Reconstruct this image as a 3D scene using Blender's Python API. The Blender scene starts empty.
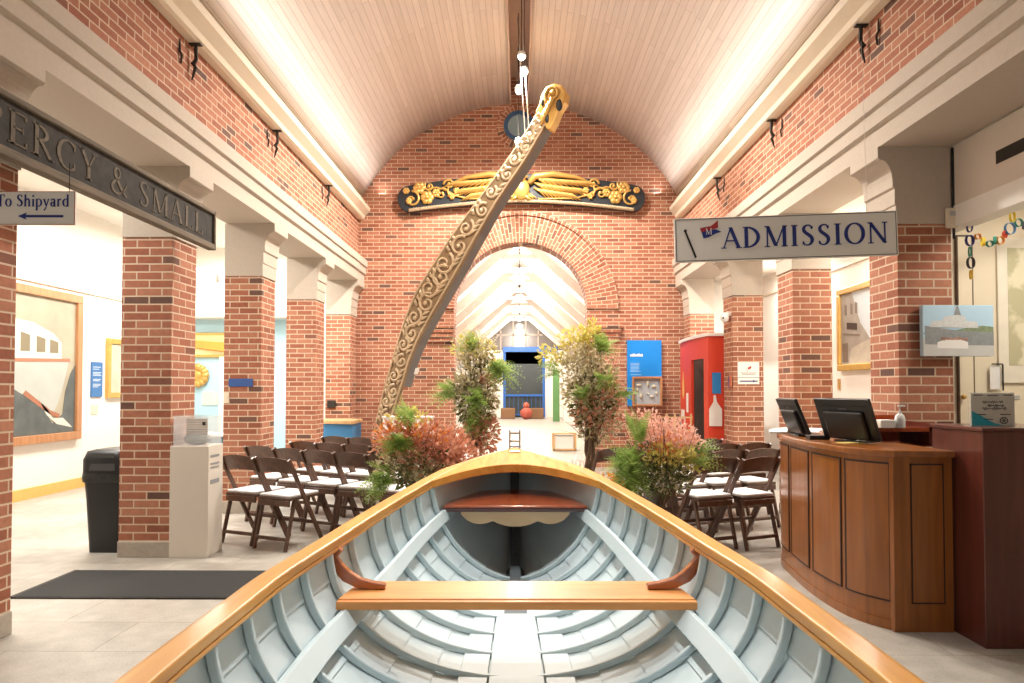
import bpy, math, random
from mathutils import Vector, Matrix
C = bpy.context.scene
COL = C.collection
R = math.radians
PI = math.pi
rnd = random.Random(7)

# ------------------------------------------------------------------ camera, world, lights, exposure
CAMZ = 1.4
cd = bpy.data.cameras.new('camera'); cam = bpy.data.objects.new('camera', cd); COL.objects.link(cam)
cd.sensor_width = 36.0; cd.lens = 36.0 * 683 / 1024
cam.location = (0, 0, CAMZ)
cam.rotation_euler = (R(90 + 1.4), 0, math.atan(7.5 / 683))
cd.shift_y = 29.8 / 1024
cd.clip_start = 0.05; cd.clip_end = 200
C.camera = cam

w = bpy.data.worlds.new('world'); C.world = w; w.use_nodes = True
bg = w.node_tree.nodes['Background']; bg.inputs[0].default_value = (1.0, 0.95, 0.90, 1); bg.inputs[1].default_value = 0.47
C.view_settings.view_transform = 'Standard'
try: C.view_settings.look = 'None'
except Exception: pass
C.view_settings.gamma = 1; C.view_settings.use_curve_mapping = False
C.view_settings.exposure = 0.38

def light(kind, loc, energy, color=(1, .9, .78), size=.3, rot=(0, 0, 0), size_y=None, spot=None, blend=.5):
    d = bpy.data.lights.new('lamp_or_fill', kind); d.energy = energy; d.color = color
    if kind == 'AREA':
        d.size = size
        if size_y: d.shape = 'RECTANGLE'; d.size_y = size_y
    else:
        d.shadow_soft_size = size
    if kind == 'SPOT': d.spot_size = R(spot or 90); d.spot_blend = blend
    o = bpy.data.objects.new('lamp_or_fill', d); COL.objects.link(o); o.location = loc; o.rotation_euler = rot
    return o
WARM = (1, .925, .83); NEUT = (1, .955, .88)
# spots along the ridge slot of the vault
light('SPOT', (0.1, 2.4, 6.3), 430, (1, .98, .95), .06, (0, 0, 0), spot=46, blend=.6)
light('SPOT', (0, 3.6, 6.3), 330, (1, .98, .95), .06, (0, 0, 0), spot=50, blend=.7)
light('SPOT', (0, 6.6, 6.3), 420, (1, .95, .88), .08, (0, 0, 0), spot=95, blend=.7)
for yy, e in ((7.8, 600), (10.0, 1100)):
    light('SPOT', (0, yy, 6.1), e, WARM, .12, (0, 0, 0), spot=150, blend=.5)
# added area lights above the cornices, without fittings, to brighten the vault
for sx in (-1, 1):
    light('AREA', (sx * 2.45, 8.4, 4.86), 24, (1, .93, .87), .12, (0, R(180 - sx * 6), 0), size_y=7.4)
# area fill added under the side aisle ceilings, standing in for fittings
for yy in (5.0, 8.0, 10.6):
    light('AREA', (-4.6, yy, 3.78), 115, NEUT, .8, (0, 0, 0), size_y=1.4)
light('AREA', (3.9, 7.2, 3.2), 60, NEUT, .5, (0, 0, 0), size_y=1.2)
light('AREA', (3.9, 10.2, 3.2), 70, NEUT, .5, (0, 0, 0), size_y=1.2)
light('AREA', (3.95, 4.3, 2.9), 26, WARM, .5, (0, 0, 0), size_y=.8)
# gallery behind the passage arch
for yy, e in ((14.2, 150), (17.5, 220), (21.5, 290), (26, 310), (30, 260)):
    light('POINT', (0, yy, 4.1), e, (1, .95, .87), .2)

# ------------------------------------------------------------------ mesh builder
class MB:
    def __init__(s): s.v = []; s.f = []; s.m = []; s.uv = {}; s.cur = 0
    def face(s, idx): s.f.append(tuple(idx)); s.m.append(s.cur)
    def add(s, vs, fs):
        b = len(s.v); s.v += [tuple(p) for p in vs]
        for f in fs: s.face([b + i for i in f])
        return s
    def box(s, x0, x1, y0, y1, z0, z1, M=None):
        vs = [(x, y, z) for z in (z0, z1) for (x, y) in ((x0, y0), (x1, y0), (x1, y1), (x0, y1))]
        if M is not None: vs = [M @ Vector(p) for p in vs]
        return s.add(vs, [(3, 2, 1, 0), (4, 5, 6, 7), (0, 1, 5, 4), (1, 2, 6, 5), (2, 3, 7, 6), (3, 0, 4, 7)])
    def bar(s, a, b, w_, h, up=(0, 0, 1)):
        a = Vector(a); b = Vector(b); d = (b - a).normalized(); u = Vector(up)
        sd = d.cross(u)
        if sd.length < 1e-5: sd = d.cross(Vector((1, 0, 0)))
        sd.normalize(); u = sd.cross(d).normalized()
        vs = []
        for p in (a, b):
            for (i, j) in ((-1, -1), (1, -1), (1, 1), (-1, 1)):
                vs.append(p + sd * (i * w_ / 2) + u * (j * h / 2))
        return s.add(vs, [(0, 1, 2, 3), (7, 6, 5, 4), (0, 4, 5, 1), (1, 5, 6, 2), (2, 6, 7, 3), (3, 7, 4, 0)])
    def prism(s, poly, place, d0, d1):
        """poly: 2-D points; place(u, v, d) -> 3-D"""
        n = len(poly)
        vs = [place(u, v, d0) for u, v in poly] + [place(u, v, d1) for u, v in poly]
        fs = [tuple(range(n)), tuple(range(2 * n - 1, n - 1, -1))]
        fs += [(i, n + i, n + (i + 1) % n, (i + 1) % n) for i in range(n)]
        return s.add(vs, fs)
    def tube(s, pts, r, n=8, closed=False, caps=True):
        pts = [Vector(p) for p in pts]; N = len(pts)
        rs = r if isinstance(r, (list, tuple)) else [r] * N
        b = len(s.v); ref = None
        for i, p in enumerate(pts):
            if closed: d = pts[(i + 1) % N] - pts[i - 1]
            else: d = pts[min(i + 1, N - 1)] - pts[max(i - 1, 0)]
            if d.length < 1e-9: d = Vector((0, 0, 1))
            d.normalize()
            if ref is None:
                ref = d.cross(Vector((0, 0, 1)))
                if ref.length < 1e-3: ref = d.cross(Vector((1, 0, 0)))
            ref = (ref - d * ref.dot(d))
            if ref.length < 1e-6: ref = d.orthogonal()
            ref.normalize(); q = d.cross(ref)
            for k in range(n):
                a = 2 * PI * k / n
                s.v.append(tuple(p + (ref * math.cos(a) + q * math.sin(a)) * rs[i]))
        for i in range(N if closed else N - 1):
            j = (i + 1) % N
            for k in range(n):
                s.face((b + i * n + k, b + i * n + (k + 1) % n, b + j * n + (k + 1) % n, b + j * n + k))
        if caps and not closed:
            s.face([b + k for k in range(n)][::-1]); s.face([b + (N - 1) * n + k for k in range(n)])
        return s
    def lathe(s, prof, loc=(0, 0, 0), n=20, M=None):
        b = len(s.v); L = Vector(loc)
        for r, z in prof:
            for k in range(n):
                a = 2 * PI * k / n; p = Vector((r * math.cos(a), r * math.sin(a), z))
                if M is not None: p = M @ p
                s.v.append(tuple(p + L))
        for i in range(len(prof) - 1):
            for k in range(n):
                s.face((b + i * n + k, b + i * n + (k + 1) % n, b + (i + 1) * n + (k + 1) % n, b + (i + 1) * n + k))
        s.face([b + k for k in range(n)][::-1]); s.face([b + (len(prof) - 1) * n + k for k in range(n)])
        return s
    def blob(s, c, rad, n=8, m=6, M=None):
        c = Vector(c)
        if not isinstance(rad, (tuple, list)): rad = (rad,) * 3
        b = len(s.v)
        for i in range(m + 1):
            t = PI * i / m
            for k in range(n):
                a = 2 * PI * k / n
                p = Vector((rad[0] * math.sin(t) * math.cos(a), rad[1] * math.sin(t) * math.sin(a), rad[2] * math.cos(t)))
                if M is not None: p = M @ p
                s.v.append(tuple(c + p))
        for i in range(m):
            for k in range(n):
                s.face((b + i * n + k, b + (i + 1) * n + k, b + (i + 1) * n + (k + 1) % n, b + i * n + (k + 1) % n))
        return s
    def grid(s, rows, closed=False):
        b = len(s.v); n = len(rows[0])
        for r_ in rows: s.v += [tuple(p) for p in r_]
        for i in range(len(rows) - 1):
            for k in range(n if closed else n - 1):
                k2 = (k + 1) % n
                s.face((b + i * n + k, b + i * n + k2, b + (i + 1) * n + k2, b + (i + 1) * n + k))
        return s
    def loft(s, rings):
        s.grid(rings, closed=True); n = len(rings[0]); b = len(s.v) - n * len(rings)
        s.face([b + k for k in range(n)][::-1]); s.face([b + (len(rings) - 1) * n + k for k in range(n)])
        return s

def obj(name, mb, mat, parent=None, bevel=0, smooth=False, seg=2, recalc=True, loc=None):
    me = bpy.data.meshes.new(name); me.from_pydata(mb.v, [], mb.f)
    mats = mat if isinstance(mat, (list, tuple)) else [mat]
    for m in mats: me.materials.append(m)
    if len(mats) > 1: me.polygons.foreach_set('material_index', mb.m)
    if recalc:
        import bmesh
        bm = bmesh.new(); bm.from_mesh(me); bmesh.ops.recalc_face_normals(bm, faces=bm.faces); bm.to_mesh(me); bm.free()
    if smooth is True:
        me.polygons.foreach_set('use_smooth', [True] * len(me.polygons))
    elif smooth:
        me.polygons.foreach_set('use_smooth', [True] * len(me.polygons))
        try: me.set_sharp_from_angle(angle=R(smooth))
        except Exception: pass
    me.update()
    o = bpy.data.objects.new(name, me); COL.objects.link(o)
    if loc is not None: o.location = loc
    if parent: o.parent = parent
    if bevel:
        b = o.modifiers.new('bevel', 'BEVEL'); b.width = bevel; b.segments = seg; b.limit_method = 'ANGLE'; b.angle_limit = R(40)
    return o

def tag(o, label, cat, group=None, kind=None):
    o['label'] = label; o['category'] = cat
    if group: o['group'] = group
    if kind: o['kind'] = kind
    return o
def thing(name, label, cat, loc=(0, 0, 0), rz=0, group=None):
    o = bpy.data.objects.new(name, None); COL.objects.link(o); o.empty_display_size = .1
    o.location = loc; o.rotation_euler = (0, 0, rz)
    return tag(o, label, cat, group)
def struct(name, mb, mat, label=None, **k):
    o = obj(name, mb, mat, **k); o['kind'] = 'structure'
    if label: o['label'] = label
    return o
def dup(root, loc, rz, label, group=None):
    r = root.copy(); COL.objects.link(r); r.location = loc; r.rotation_euler = (0, 0, rz); r['label'] = label
    if group: r['group'] = group
    for ch in list(root.children):
        c = ch.copy(); COL.objects.link(c); c.parent = r
        for g in list(ch.children):
            d = g.copy(); COL.objects.link(d); d.parent = c
    return r

# ------------------------------------------------------------------ materials
def new(name):
    m = bpy.data.materials.new(name); m.use_nodes = True
    nt = m.node_tree; return m, nt, nt.nodes['Principled BSDF']
def N(nt, t, **kw):
    n = nt.nodes.new(t)
    for k, v in kw.items(): setattr(n, k, v)
    return n
def objcoord(nt):
    return N(nt, 'ShaderNodeTexCoord').outputs['Object']
def plain(name, col, rough=.6, metal=0, var=.08, scale=12, bump=0.0, emit=None, coat=0):
    m, nt, b = new(name); L = nt.links
    noi = N(nt, 'ShaderNodeTexNoise'); noi.inputs['Scale'].default_value = scale; noi.inputs['Detail'].default_value = 5
    L.new(objcoord(nt), noi.inputs['Vector'])
    mix = N(nt, 'ShaderNodeMix', data_type='RGBA')
    mix.inputs['A'].default_value = (*[max(0, c * (1 - var)) for c in col], 1)
    mix.inputs['B'].default_value = (*[min(1, c * (1 + var)) for c in col], 1)
    L.new(noi.outputs['Fac'], mix.inputs['Factor']); L.new(mix.outputs['Result'], b.inputs['Base Color'])
    b.inputs['Roughness'].default_value = rough; b.inputs['Metallic'].default_value = metal
    if coat: b.inputs['Coat Weight'].default_value = coat; b.inputs['Coat Roughness'].default_value = .1
    if bump:
        bp = N(nt, 'ShaderNodeBump'); bp.inputs['Strength'].default_value = bump; bp.inputs['Distance'].default_value = .01
        L.new(noi.outputs['Fac'], bp.inputs['Height']); L.new(bp.outputs['Normal'], b.inputs['Normal'])
    if emit: b.inputs['Emission Color'].default_value = (*emit[0], 1); b.inputs['Emission Strength'].default_value = emit[1]
    return m
def wood(name, c1, c2, rough=.35, axis=1, scale=1.0, coat=.3):
    m, nt, b = new(name); L = nt.links
    mp = N(nt, 'ShaderNodeMapping'); sc = [14 * scale] * 3; sc[axis] = 1.2 * scale; mp.inputs['Scale'].default_value = sc
    L.new(objcoord(nt), mp.inputs['Vector'])
    noi = N(nt, 'ShaderNodeTexNoise'); noi.inputs['Scale'].default_value = 2.2; noi.inputs['Detail'].default_value = 8; noi.inputs['Distortion'].default_value = .6
    L.new(mp.outputs[0], noi.inputs['Vector'])
    cr = N(nt, 'ShaderNodeValToRGB'); cr.color_ramp.elements[0].position = .3; cr.color_ramp.elements[1].position = .7
    cr.color_ramp.elements[0].color = (*c1, 1); cr.color_ramp.elements[1].color = (*c2, 1)
    L.new(noi.outputs['Fac'], cr.inputs[0]); L.new(cr.outputs[0], b.inputs['Base Color'])
    b.inputs['Roughness'].default_value = rough; b.inputs['Coat Weight'].default_value = coat; b.inputs['Coat Roughness'].default_value = .12
    return m
def brick(name, polar=None):
    """bricks laid in running bond; coordinates in metres (x+y, z) so both faces of a pier match"""
    m, nt, b = new(name); L = nt.links
    sep = N(nt, 'ShaderNodeSeparateXYZ'); L.new(objcoord(nt), sep.inputs[0])
    comb = N(nt, 'ShaderNodeCombineXYZ')
    if polar is None:
        ad = N(nt, 'ShaderNodeMath', operation='ADD'); L.new(sep.outputs[0], ad.inputs[0]); L.new(sep.outputs[1], ad.inputs[1])
        L.new(ad.outputs[0], comb.inputs[0]); L.new(sep.outputs[2], comb.inputs[1])
    else:
        cx, cz, r0 = polar
        sx = N(nt, 'ShaderNodeMath', operation='SUBTRACT'); L.new(sep.outputs[0], sx.inputs[0]); sx.inputs[1].default_value = cx
        sz = N(nt, 'ShaderNodeMath', operation='SUBTRACT'); L.new(sep.outputs[2], sz.inputs[0]); sz.inputs[1].default_value = cz
        at = N(nt, 'ShaderNodeMath', operation='ARCTAN2'); L.new(sz.outputs[0], at.inputs[0]); L.new(sx.outputs[0], at.inputs[1])
        mu = N(nt, 'ShaderNodeMath', operation='MULTIPLY'); L.new(at.outputs[0], mu.inputs[0]); mu.inputs[1].default_value = r0
        c2 = N(nt, 'ShaderNodeCombineXYZ'); L.new(sx.outputs[0], c2.inputs[0]); L.new(sz.outputs[0], c2.inputs[1])
        ln = N(nt, 'ShaderNodeVectorMath', operation='LENGTH'); L.new(c2.outputs[0], ln.inputs[0])
        L.new(ln.outputs['Value'], comb.inputs[0]); L.new(mu.outputs[0], comb.inputs[1])
    bt = N(nt, 'ShaderNodeTexBrick'); bt.offset = .5; bt.inputs['Scale'].default_value = 1
    bt.inputs['Brick Width'].default_value = .2133 if polar is None else .18; bt.inputs['Row Height'].default_value = .0677
    bt.inputs['Mortar Size'].default_value = .0068; bt.inputs['Mortar Smooth'].default_value = .25
    bt.inputs['Color1'].default_value = (0, 0, 0, 1); bt.inputs['Color2'].default_value = (1, 1, 1, 1); bt.inputs['Mortar'].default_value = (0.5, .5, .5, 1)
    L.new(comb.outputs[0], bt.inputs['Vector'])
    cr = N(nt, 'ShaderNodeValToRGB'); e = cr.color_ramp.elements
    e[0].position = 0; e[0].color = (.12, .06, .045, 1); e[1].position = 1; e[1].color = (.45, .195, .115, 1)
    x = e.new(.028); x.color = (.17, .08, .055, 1); x = e.new(.045); x.color = (.29, .095, .05, 1)
    x = e.new(.4); x.color = (.35, .125, .07, 1); x = e.new(.75); x.color = (.39, .155, .09, 1)
    L.new(bt.outputs['Color'], cr.inputs[0])
    noi = N(nt, 'ShaderNodeTexNoise'); noi.inputs['Scale'].default_value = 30; noi.inputs['Detail'].default_value = 6; L.new(objcoord(nt), noi.inputs['Vector'])
    hsv = N(nt, 'ShaderNodeHueSaturation'); L.new(cr.outputs[0], hsv.inputs['Color'])
    mr = N(nt, 'ShaderNodeMapRange'); mr.inputs['To Min'].default_value = .7; mr.inputs['To Max'].default_value = 1.3
    L.new(noi.outputs['Fac'], mr.inputs[0]); L.new(mr.outputs[0], hsv.inputs['Value'])
    mix = N(nt, 'ShaderNodeMix', data_type='RGBA'); L.new(bt.outputs['Fac'], mix.inputs['Factor'])
    L.new(hsv.outputs[0], mix.inputs['A']); mix.inputs['B'].default_value = (.62, .47, .34, 1)
    L.new(mix.outputs['Result'], b.inputs['Base Color']); b.inputs['Roughness'].default_value = .85
    bp = N(nt, 'ShaderNodeBump'); bp.invert = True; bp.inputs['Strength'].default_value = .6; bp.inputs['Distance'].default_value = .008
    L.new(bt.outputs['Fac'], bp.inputs['Height']); L.new(bp.outputs['Normal'], b.inputs['Normal'])
    return m
def boards(name, c1, c2, groove, width, length=3.0, rough=.55, uv=False, axes=(0, 1)):
    m, nt, b = new(name); L = nt.links
    if uv: src = N(nt, 'ShaderNodeTexCoord').outputs['UV']
    else:
        sep = N(nt, 'ShaderNodeSeparateXYZ'); L.new(objcoord(nt), sep.inputs[0]); cb = N(nt, 'ShaderNodeCombineXYZ')
        L.new(sep.outputs[axes[0]], cb.inputs[0]); L.new(sep.outputs[axes[1]], cb.inputs[1]); src = cb.outputs[0]
    bt = N(nt, 'ShaderNodeTexBrick'); bt.offset = .37; bt.inputs['Scale'].default_value = 1
    bt.inputs['Brick Width'].default_value = length; bt.inputs['Row Height'].default_value = width
    bt.inputs['Mortar Size'].default_value = .004; bt.inputs['Mortar Smooth'].default_value = .3
    bt.inputs['Color1'].default_value = (*c1, 1); bt.inputs['Color2'].default_value = (*c2, 1); bt.inputs['Mortar'].default_value = (*groove, 1)
    L.new(src, bt.inputs['Vector'])
    noi = N(nt, 'ShaderNodeTexNoise'); noi.inputs['Scale'].default_value = 3; noi.inputs['Detail'].default_value = 6
    mp = N(nt, 'ShaderNodeMapping'); mp.inputs['Scale'].default_value = (1, 12, 1); L.new(src, mp.inputs[0]); L.new(mp.outputs[0], noi.inputs['Vector'])
    hsv = N(nt, 'ShaderNodeHueSaturation'); mr = N(nt, 'ShaderNodeMapRange'); mr.inputs['To Min'].default_value = .86; mr.inputs['To Max'].default_value = 1.12
    L.new(noi.outputs['Fac'], mr.inputs[0]); L.new(mr.outputs[0], hsv.inputs['Value']); L.new(bt.outputs['Color'], hsv.inputs['Color'])
    L.new(hsv.outputs[0], b.inputs['Base Color']); b.inputs['Roughness'].default_value = rough
    bp = N(nt, 'ShaderNodeBump'); bp.invert = True; bp.inputs['Strength'].default_value = .5; bp.inputs['Distance'].default_value = .004
    L.new(bt.outputs['Fac'], bp.inputs['Height']); L.new(bp.outputs['Normal'], b.inputs['Normal'])
    return m
def tiles(name):
    m, nt, b = new(name); L = nt.links
    bt = N(nt, 'ShaderNodeTexBrick'); bt.offset = .5; bt.inputs['Scale'].default_value = 1
    bt.inputs['Brick Width'].default_value = .91; bt.inputs['Row Height'].default_value = .455
    bt.inputs['Mortar Size'].default_value = .003; bt.inputs['Mortar Smooth'].default_value = .2
    bt.inputs['Color1'].default_value = (.36, .33, .285, 1); bt.inputs['Color2'].default_value = (.42, .39, .345, 1); bt.inputs['Mortar'].default_value = (.22, .19, .15, 1)
    L.new(objcoord(nt), bt.inputs['Vector'])
    n1 = N(nt, 'ShaderNodeTexNoise'); n1.inputs['Scale'].default_value = 90; n1.inputs['Detail'].default_value = 4; L.new(objcoord(nt), n1.inputs['Vector'])
    n2 = N(nt, 'ShaderNodeTexNoise'); n2.inputs['Scale'].default_value = 7; n2.inputs['Detail'].default_value = 8; L.new(objcoord(nt), n2.inputs['Vector'])
    ad = N(nt, 'ShaderNodeMath', operation='ADD'); L.new(n1.outputs['Fac'], ad.inputs[0]); L.new(n2.outputs['Fac'], ad.inputs[1])
    mr = N(nt, 'ShaderNodeMapRange'); mr.inputs['From Min'].default_value = .6; mr.inputs['From Max'].default_value = 1.4
    mr.inputs['To Min'].default_value = .72; mr.inputs['To Max'].default_value = 1.25; L.new(ad.outputs[0], mr.inputs[0])
    hsv = N(nt, 'ShaderNodeHueSaturation'); L.new(mr.outputs[0], hsv.inputs['Value']); L.new(bt.outputs['Color'], hsv.inputs['Color'])
    L.new(hsv.outputs[0], b.inputs['Base Color']); b.inputs['Roughness'].default_value = .42
    return m

M = {}
M['brick'] = brick('brick'); 
M['vault'] = boards('vault_boards', (.68, .595, .53), (.76, .675, .61), (.50, .42, .36), .085, rough=.95, uv=True)
M['tile'] = tiles('floor_tiles')
M['stone'] = plain('cast_stone', (.50, .43, .355), .8, var=.08, scale=40, bump=.1)
M['cornice'] = plain('cream_cornice', (.80, .70, .55), .5, var=.04)
M['white_wall'] = plain('white_plaster', (.84, .80, .73), .7, var=.03)
M['cream_wall'] = plain('cream_plaster', (.80, .70, .52), .6, var=.03)
M['bulkhead'] = plain('bulkhead_paint', (.70, .62, .54), .7, var=.03)
M['white_gallery'] = plain('gallery_plaster', (.86, .80, .73), .6, var=.03)
M['rafter'] = plain('rafter_paint', (.46, .36, .30), .6, var=.08)
M['blue_wall'] = plain('pale_blue_paint', (.42, .66, .76), .6, var=.04)
M['yellow'] = plain('golden_wood', (.80, .48, .14), .5, var=.1)
M['plinth'] = plain('plinth_stone', (.42, .37, .31), .8, var=.2, scale=30)
M['gun'] = wood('varnished_gunwale', (.62, .27, .045), (.80, .41, .09), .35, 1, .8, .12)
M['thw'] = wood('varnished_thwart', (.70, .26, .065), (.84, .38, .11), .45, 0, .8, .08)
M['knee'] = wood('varnished_knee', (.33, .09, .03), (.46, .15, .05), .2, 0, .8, .7)
M['mahog'] = wood('red_mahogany', (.33, .065, .022), (.50, .12, .04), .12, 1, .8, .9)
M['darkedge'] = wood('dark_mahogany_edge', (.05, .012, .012), (.10, .025, .02), .2, 0, 1, .6)
M['boat'] = plain('pale_blue_boat_paint', (.58, .69, .72), .38, var=.06, scale=5)
M['boatout'] = plain('white_boat_paint', (.75, .78, .78), .4, var=.05)
M['boatdark'] = plain('dark_stem_paint', (.10, .12, .13), .6, var=.2)
M['apron'] = wood('pale_oak_apron', (.52, .33, .17), (.64, .44, .25), .4, 0, 1, .2)
M['desk'] = wood('reception_oak', (.22, .068, .010), (.35, .115, .020), .3, 2, .6, .35)
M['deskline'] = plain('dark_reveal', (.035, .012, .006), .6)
M['cab'] = wood('dark_mahogany', (.075, .016, .010), (.125, .027, .016), .3, 2, .6, .35)
M['chair'] = wood('dark_brown_chair', (.065, .030, .017), (.13, .06, .034), .4, 2, 1, .15)
M['cushion'] = plain('white_vinyl', (.82, .82, .83), .4, var=.03)
M['black'] = plain('black_plastic', (.008, .008, .009), .4, var=.2)
M['iron'] = plain('wrought_iron', (.03, .025, .02), .6, metal=.4, var=.3)
M['mat'] = plain('ribbed_mat', (.020, .020, .020), .9, var=.3, scale=160, bump=.5)
M['gold'] = plain('gilding', (.62, .37, .10), .35, metal=.35, var=.25, scale=9)
M['navy'] = plain('black_blue_board', (.014, .018, .024), .5, var=.3)
M['carve'] = plain('shaded_carving', (.25, .165, .085), .6, var=.35, scale=14, bump=.4)  # recess shade put into the darker base colour behind the pale relief
M['carvetan'] = plain('pale_relief', (.50, .37, .23), .5, var=.3, scale=20)
M['grey'] = plain('grey_side_paint', (.17, .165, .16), .6, var=.1)
M['signw'] = plain('sign_white', (.90, .87, .81), .5, var=.02)
M['signb'] = plain('sign_blue', (.012, .03, .22), .4, var=.02)
M['signred'] = plain('sign_red', (.42, .03, .03), .4)
M['oldblack'] = plain('worn_black_paint', (.024, .020, .016), .85, var=1.6, scale=16, bump=.4)
M['oldletter'] = plain('worn_gilt_letter', (.13, .10, .065), .8, var=.8, scale=35)
M['oldwood'] = wood('weathered_plank', (.10, .075, .05), (.20, .155, .105), .8, 1, 1, 0)
M['white'] = plain('white_paint', (.85, .83, .79), .45, var=.02)
M['offwhite'] = plain('off_white_laminate', (.72, .66, .58), .5, var=.02)
M['blue'] = plain('bright_blue_panel', (.0, .22, .68), .5, var=.03)
M['midblue'] = plain('counter_blue', (.04, .19, .40), .5, var=.04)
M['teal'] = plain('dark_teal', (.03, .12, .18), .6)
M['red'] = plain('kiosk_red', (.68, .055, .022), .5, var=.05)
M['green'] = plain('green_panel', (.09, .22, .07), .6)
M['woodlt'] = wood('light_wood', (.55, .33, .15), (.68, .44, .22), .45, 2, 1, .1)
M['frame'] = wood('oak_picture_frame', (.38, .17, .07), (.52, .25, .11), .4, 2, 1, .2)
M['goldframe'] = plain('gilt_frame', (.62, .38, .10), .4, metal=.3, var=.2)
M['metal'] = plain('brushed_metal', (.50, .51, .50), .4, metal=.3, var=.1)
M['blueframe'] = plain('blue_door_frame', (.02, .12, .42), .5)
M['bulb'] = plain('lamp_glow', (1, 1, 1), .4, emit=((1, .93, .82), 14))
M['wire'] = plain('white_cable', (.85, .85, .85), .4)
M['paper'] = plain('printed_paper', (.62, .62, .55), .6)
M['brown'] = plain('brown_box', (.22, .11, .05), .7)
M['skin_'] = plain('orange_red', (.40, .08, .05), .6)
mg, nt, b = new('clear_acrylic'); b.inputs['Base Color'].default_value = (.95, .98, 1, 1); b.inputs['Roughness'].default_value = .03; b.inputs['Alpha'].default_value = .22; M['acrylic'] = mg
mg, nt, b = new('dark_window_glass'); b.inputs['Base Color'].default_value = (.035, .045, .045, 1); b.inputs['Roughness'].default_value = .35; M['nightglass'] = mg
mg, nt, b = new('oculus_glass'); b.inputs['Base Color'].default_value = (.24, .33, .38, 1); b.inputs['Roughness'].default_value = .1; M['oculus'] = mg
def leafmat(name, c1, c2):
    m, nt, b = new(name); L = nt.links
    noi = N(nt, 'ShaderNodeTexNoise'); noi.inputs['Scale'].default_value = 14; L.new(objcoord(nt), noi.inputs['Vector'])
    cr = N(nt, 'ShaderNodeValToRGB'); cr.color_ramp.elements[0].position = .35; cr.color_ramp.elements[1].position = .65
    cr.color_ramp.elements[0].color = (*c1, 1); cr.color_ramp.elements[1].color = (*c2, 1)
    L.new(noi.outputs['Fac'], cr.inputs[0]); L.new(cr.outputs[0], b.inputs['Base Color']); b.inputs['Roughness'].default_value = .6
    tr = N(nt, 'ShaderNodeBsdfTranslucent'); L.new(cr.outputs[0], tr.inputs['Color']); mx = N(nt, 'ShaderNodeMixShader'); mx.inputs[0].default_value = .4
    L.new(b.outputs[0], mx.inputs[1]); L.new(tr.outputs[0], mx.inputs[2]); L.new(mx.outputs[0], nt.nodes['Material Output'].inputs['Surface'])
    return m
M['fern'] = leafmat('fern_green', (.22, .36, .07), (.42, .55, .16))
M['dkleaf'] = leafmat('dark_green_leaf', (.09, .12, .04), (.20, .22, .08))
M['yleaf'] = leafmat('yellow_green_leaf', (.62, .56, .14), (.80, .70, .24))
M['rust'] = leafmat('rust_leaf', (.55, .22, .14), (.78, .42, .28))
M['pink'] = leafmat('dusty_pink_spray', (.78, .42, .33), (.90, .62, .52))
M['olive'] = leafmat('dry_olive_leaf', (.50, .43, .24), (.74, .67, .46))
M['bloom'] = leafmat('orange_bloom', (.72, .22, .04), (.82, .36, .08))
M['wbloom'] = leafmat('white_bloom', (.70, .66, .52), (.85, .80, .68))
M['twig'] = plain('bare_twig', (.16, .10, .06), .8)

# ------------------------------------------------------------------ setting
XW, YF = 2.87, 12.1          # nave wall plane, far wall
PL = [3.47, 5.65, 7.63, 9.67, 11.655]      # left pier fronts
PR = [3.24, 5.25, 7.26, 9.30, 11.62]      # right pier fronts
PD = .42
ZB, ZF = 3.255, 3.69        # beam soffit, top of the stone beam
XL, XR = 6.2, 4.2           # aisle outer walls
CZ, VR = 3.28, 3.23         # vault centre height and radius

struct('floor', MB().box(-6.4, 5.2, -7, 33.2, -.12, 0), M['tile'], 'pale grey stone tile floor')
# barrel vault with a slot along the ridge
def vault():
    a0 = math.atan2(4.84 - CZ, 2.84); a1 = PI / 2 - math.asin(.15 / VR)
    me = bpy.data.meshes.new('ceiling'); vs = []; fs = []; uv = []
    Y0, Y1 = -6.5, YF + .05
    def arc(aa, ab, n=26):
        base = len(vs)
        for i in range(n + 1):
            a = aa + (ab - aa) * i / n
            for y in (Y0, Y1):
                vs.append((VR * math.cos(a), y, CZ + VR * math.sin(a))); uv.append((y, a * VR))
        for i in range(n):
            fs.append((base + 2 * i, base + 2 * i + 1, base + 2 * i + 3, base + 2 * i + 2))
    arc(a0, a1); arc(PI - a1, PI - a0)
    me.from_pydata(vs, [], fs); ul = me.uv_layers.new(name='UVMap')
    for li, lp in enumerate(me.loops): ul.data[li].uv = uv[lp.vertex_index]
    me.polygons.foreach_set('use_smooth', [True] * len(me.polygons)); me.materials.append(M['vault'])
    o = bpy.data.objects.new('ceiling', me); COL.objects.link(o); o['kind'] = 'structure'; o['label'] = 'barrel vault lined with pale narrow boards'
    so = o.modifiers.new('solid', 'SOLIDIFY'); so.thickness = .06; so.offset = 0
vault()
slot = MB(); zt = CZ + VR
slot.box(-.17, -.15, -6.5, YF, zt - .06, zt + .45); slot.box(.15, .17, -6.5, YF, zt - .06, zt + .45); slot.box(-.17, .17, -6.5, YF, zt + .45, zt + .47)
struct('trim_1', slot, plain('slot_lining', (.50, .36, .29), .7), 'recessed slot along the ridge of the vault')

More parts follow.
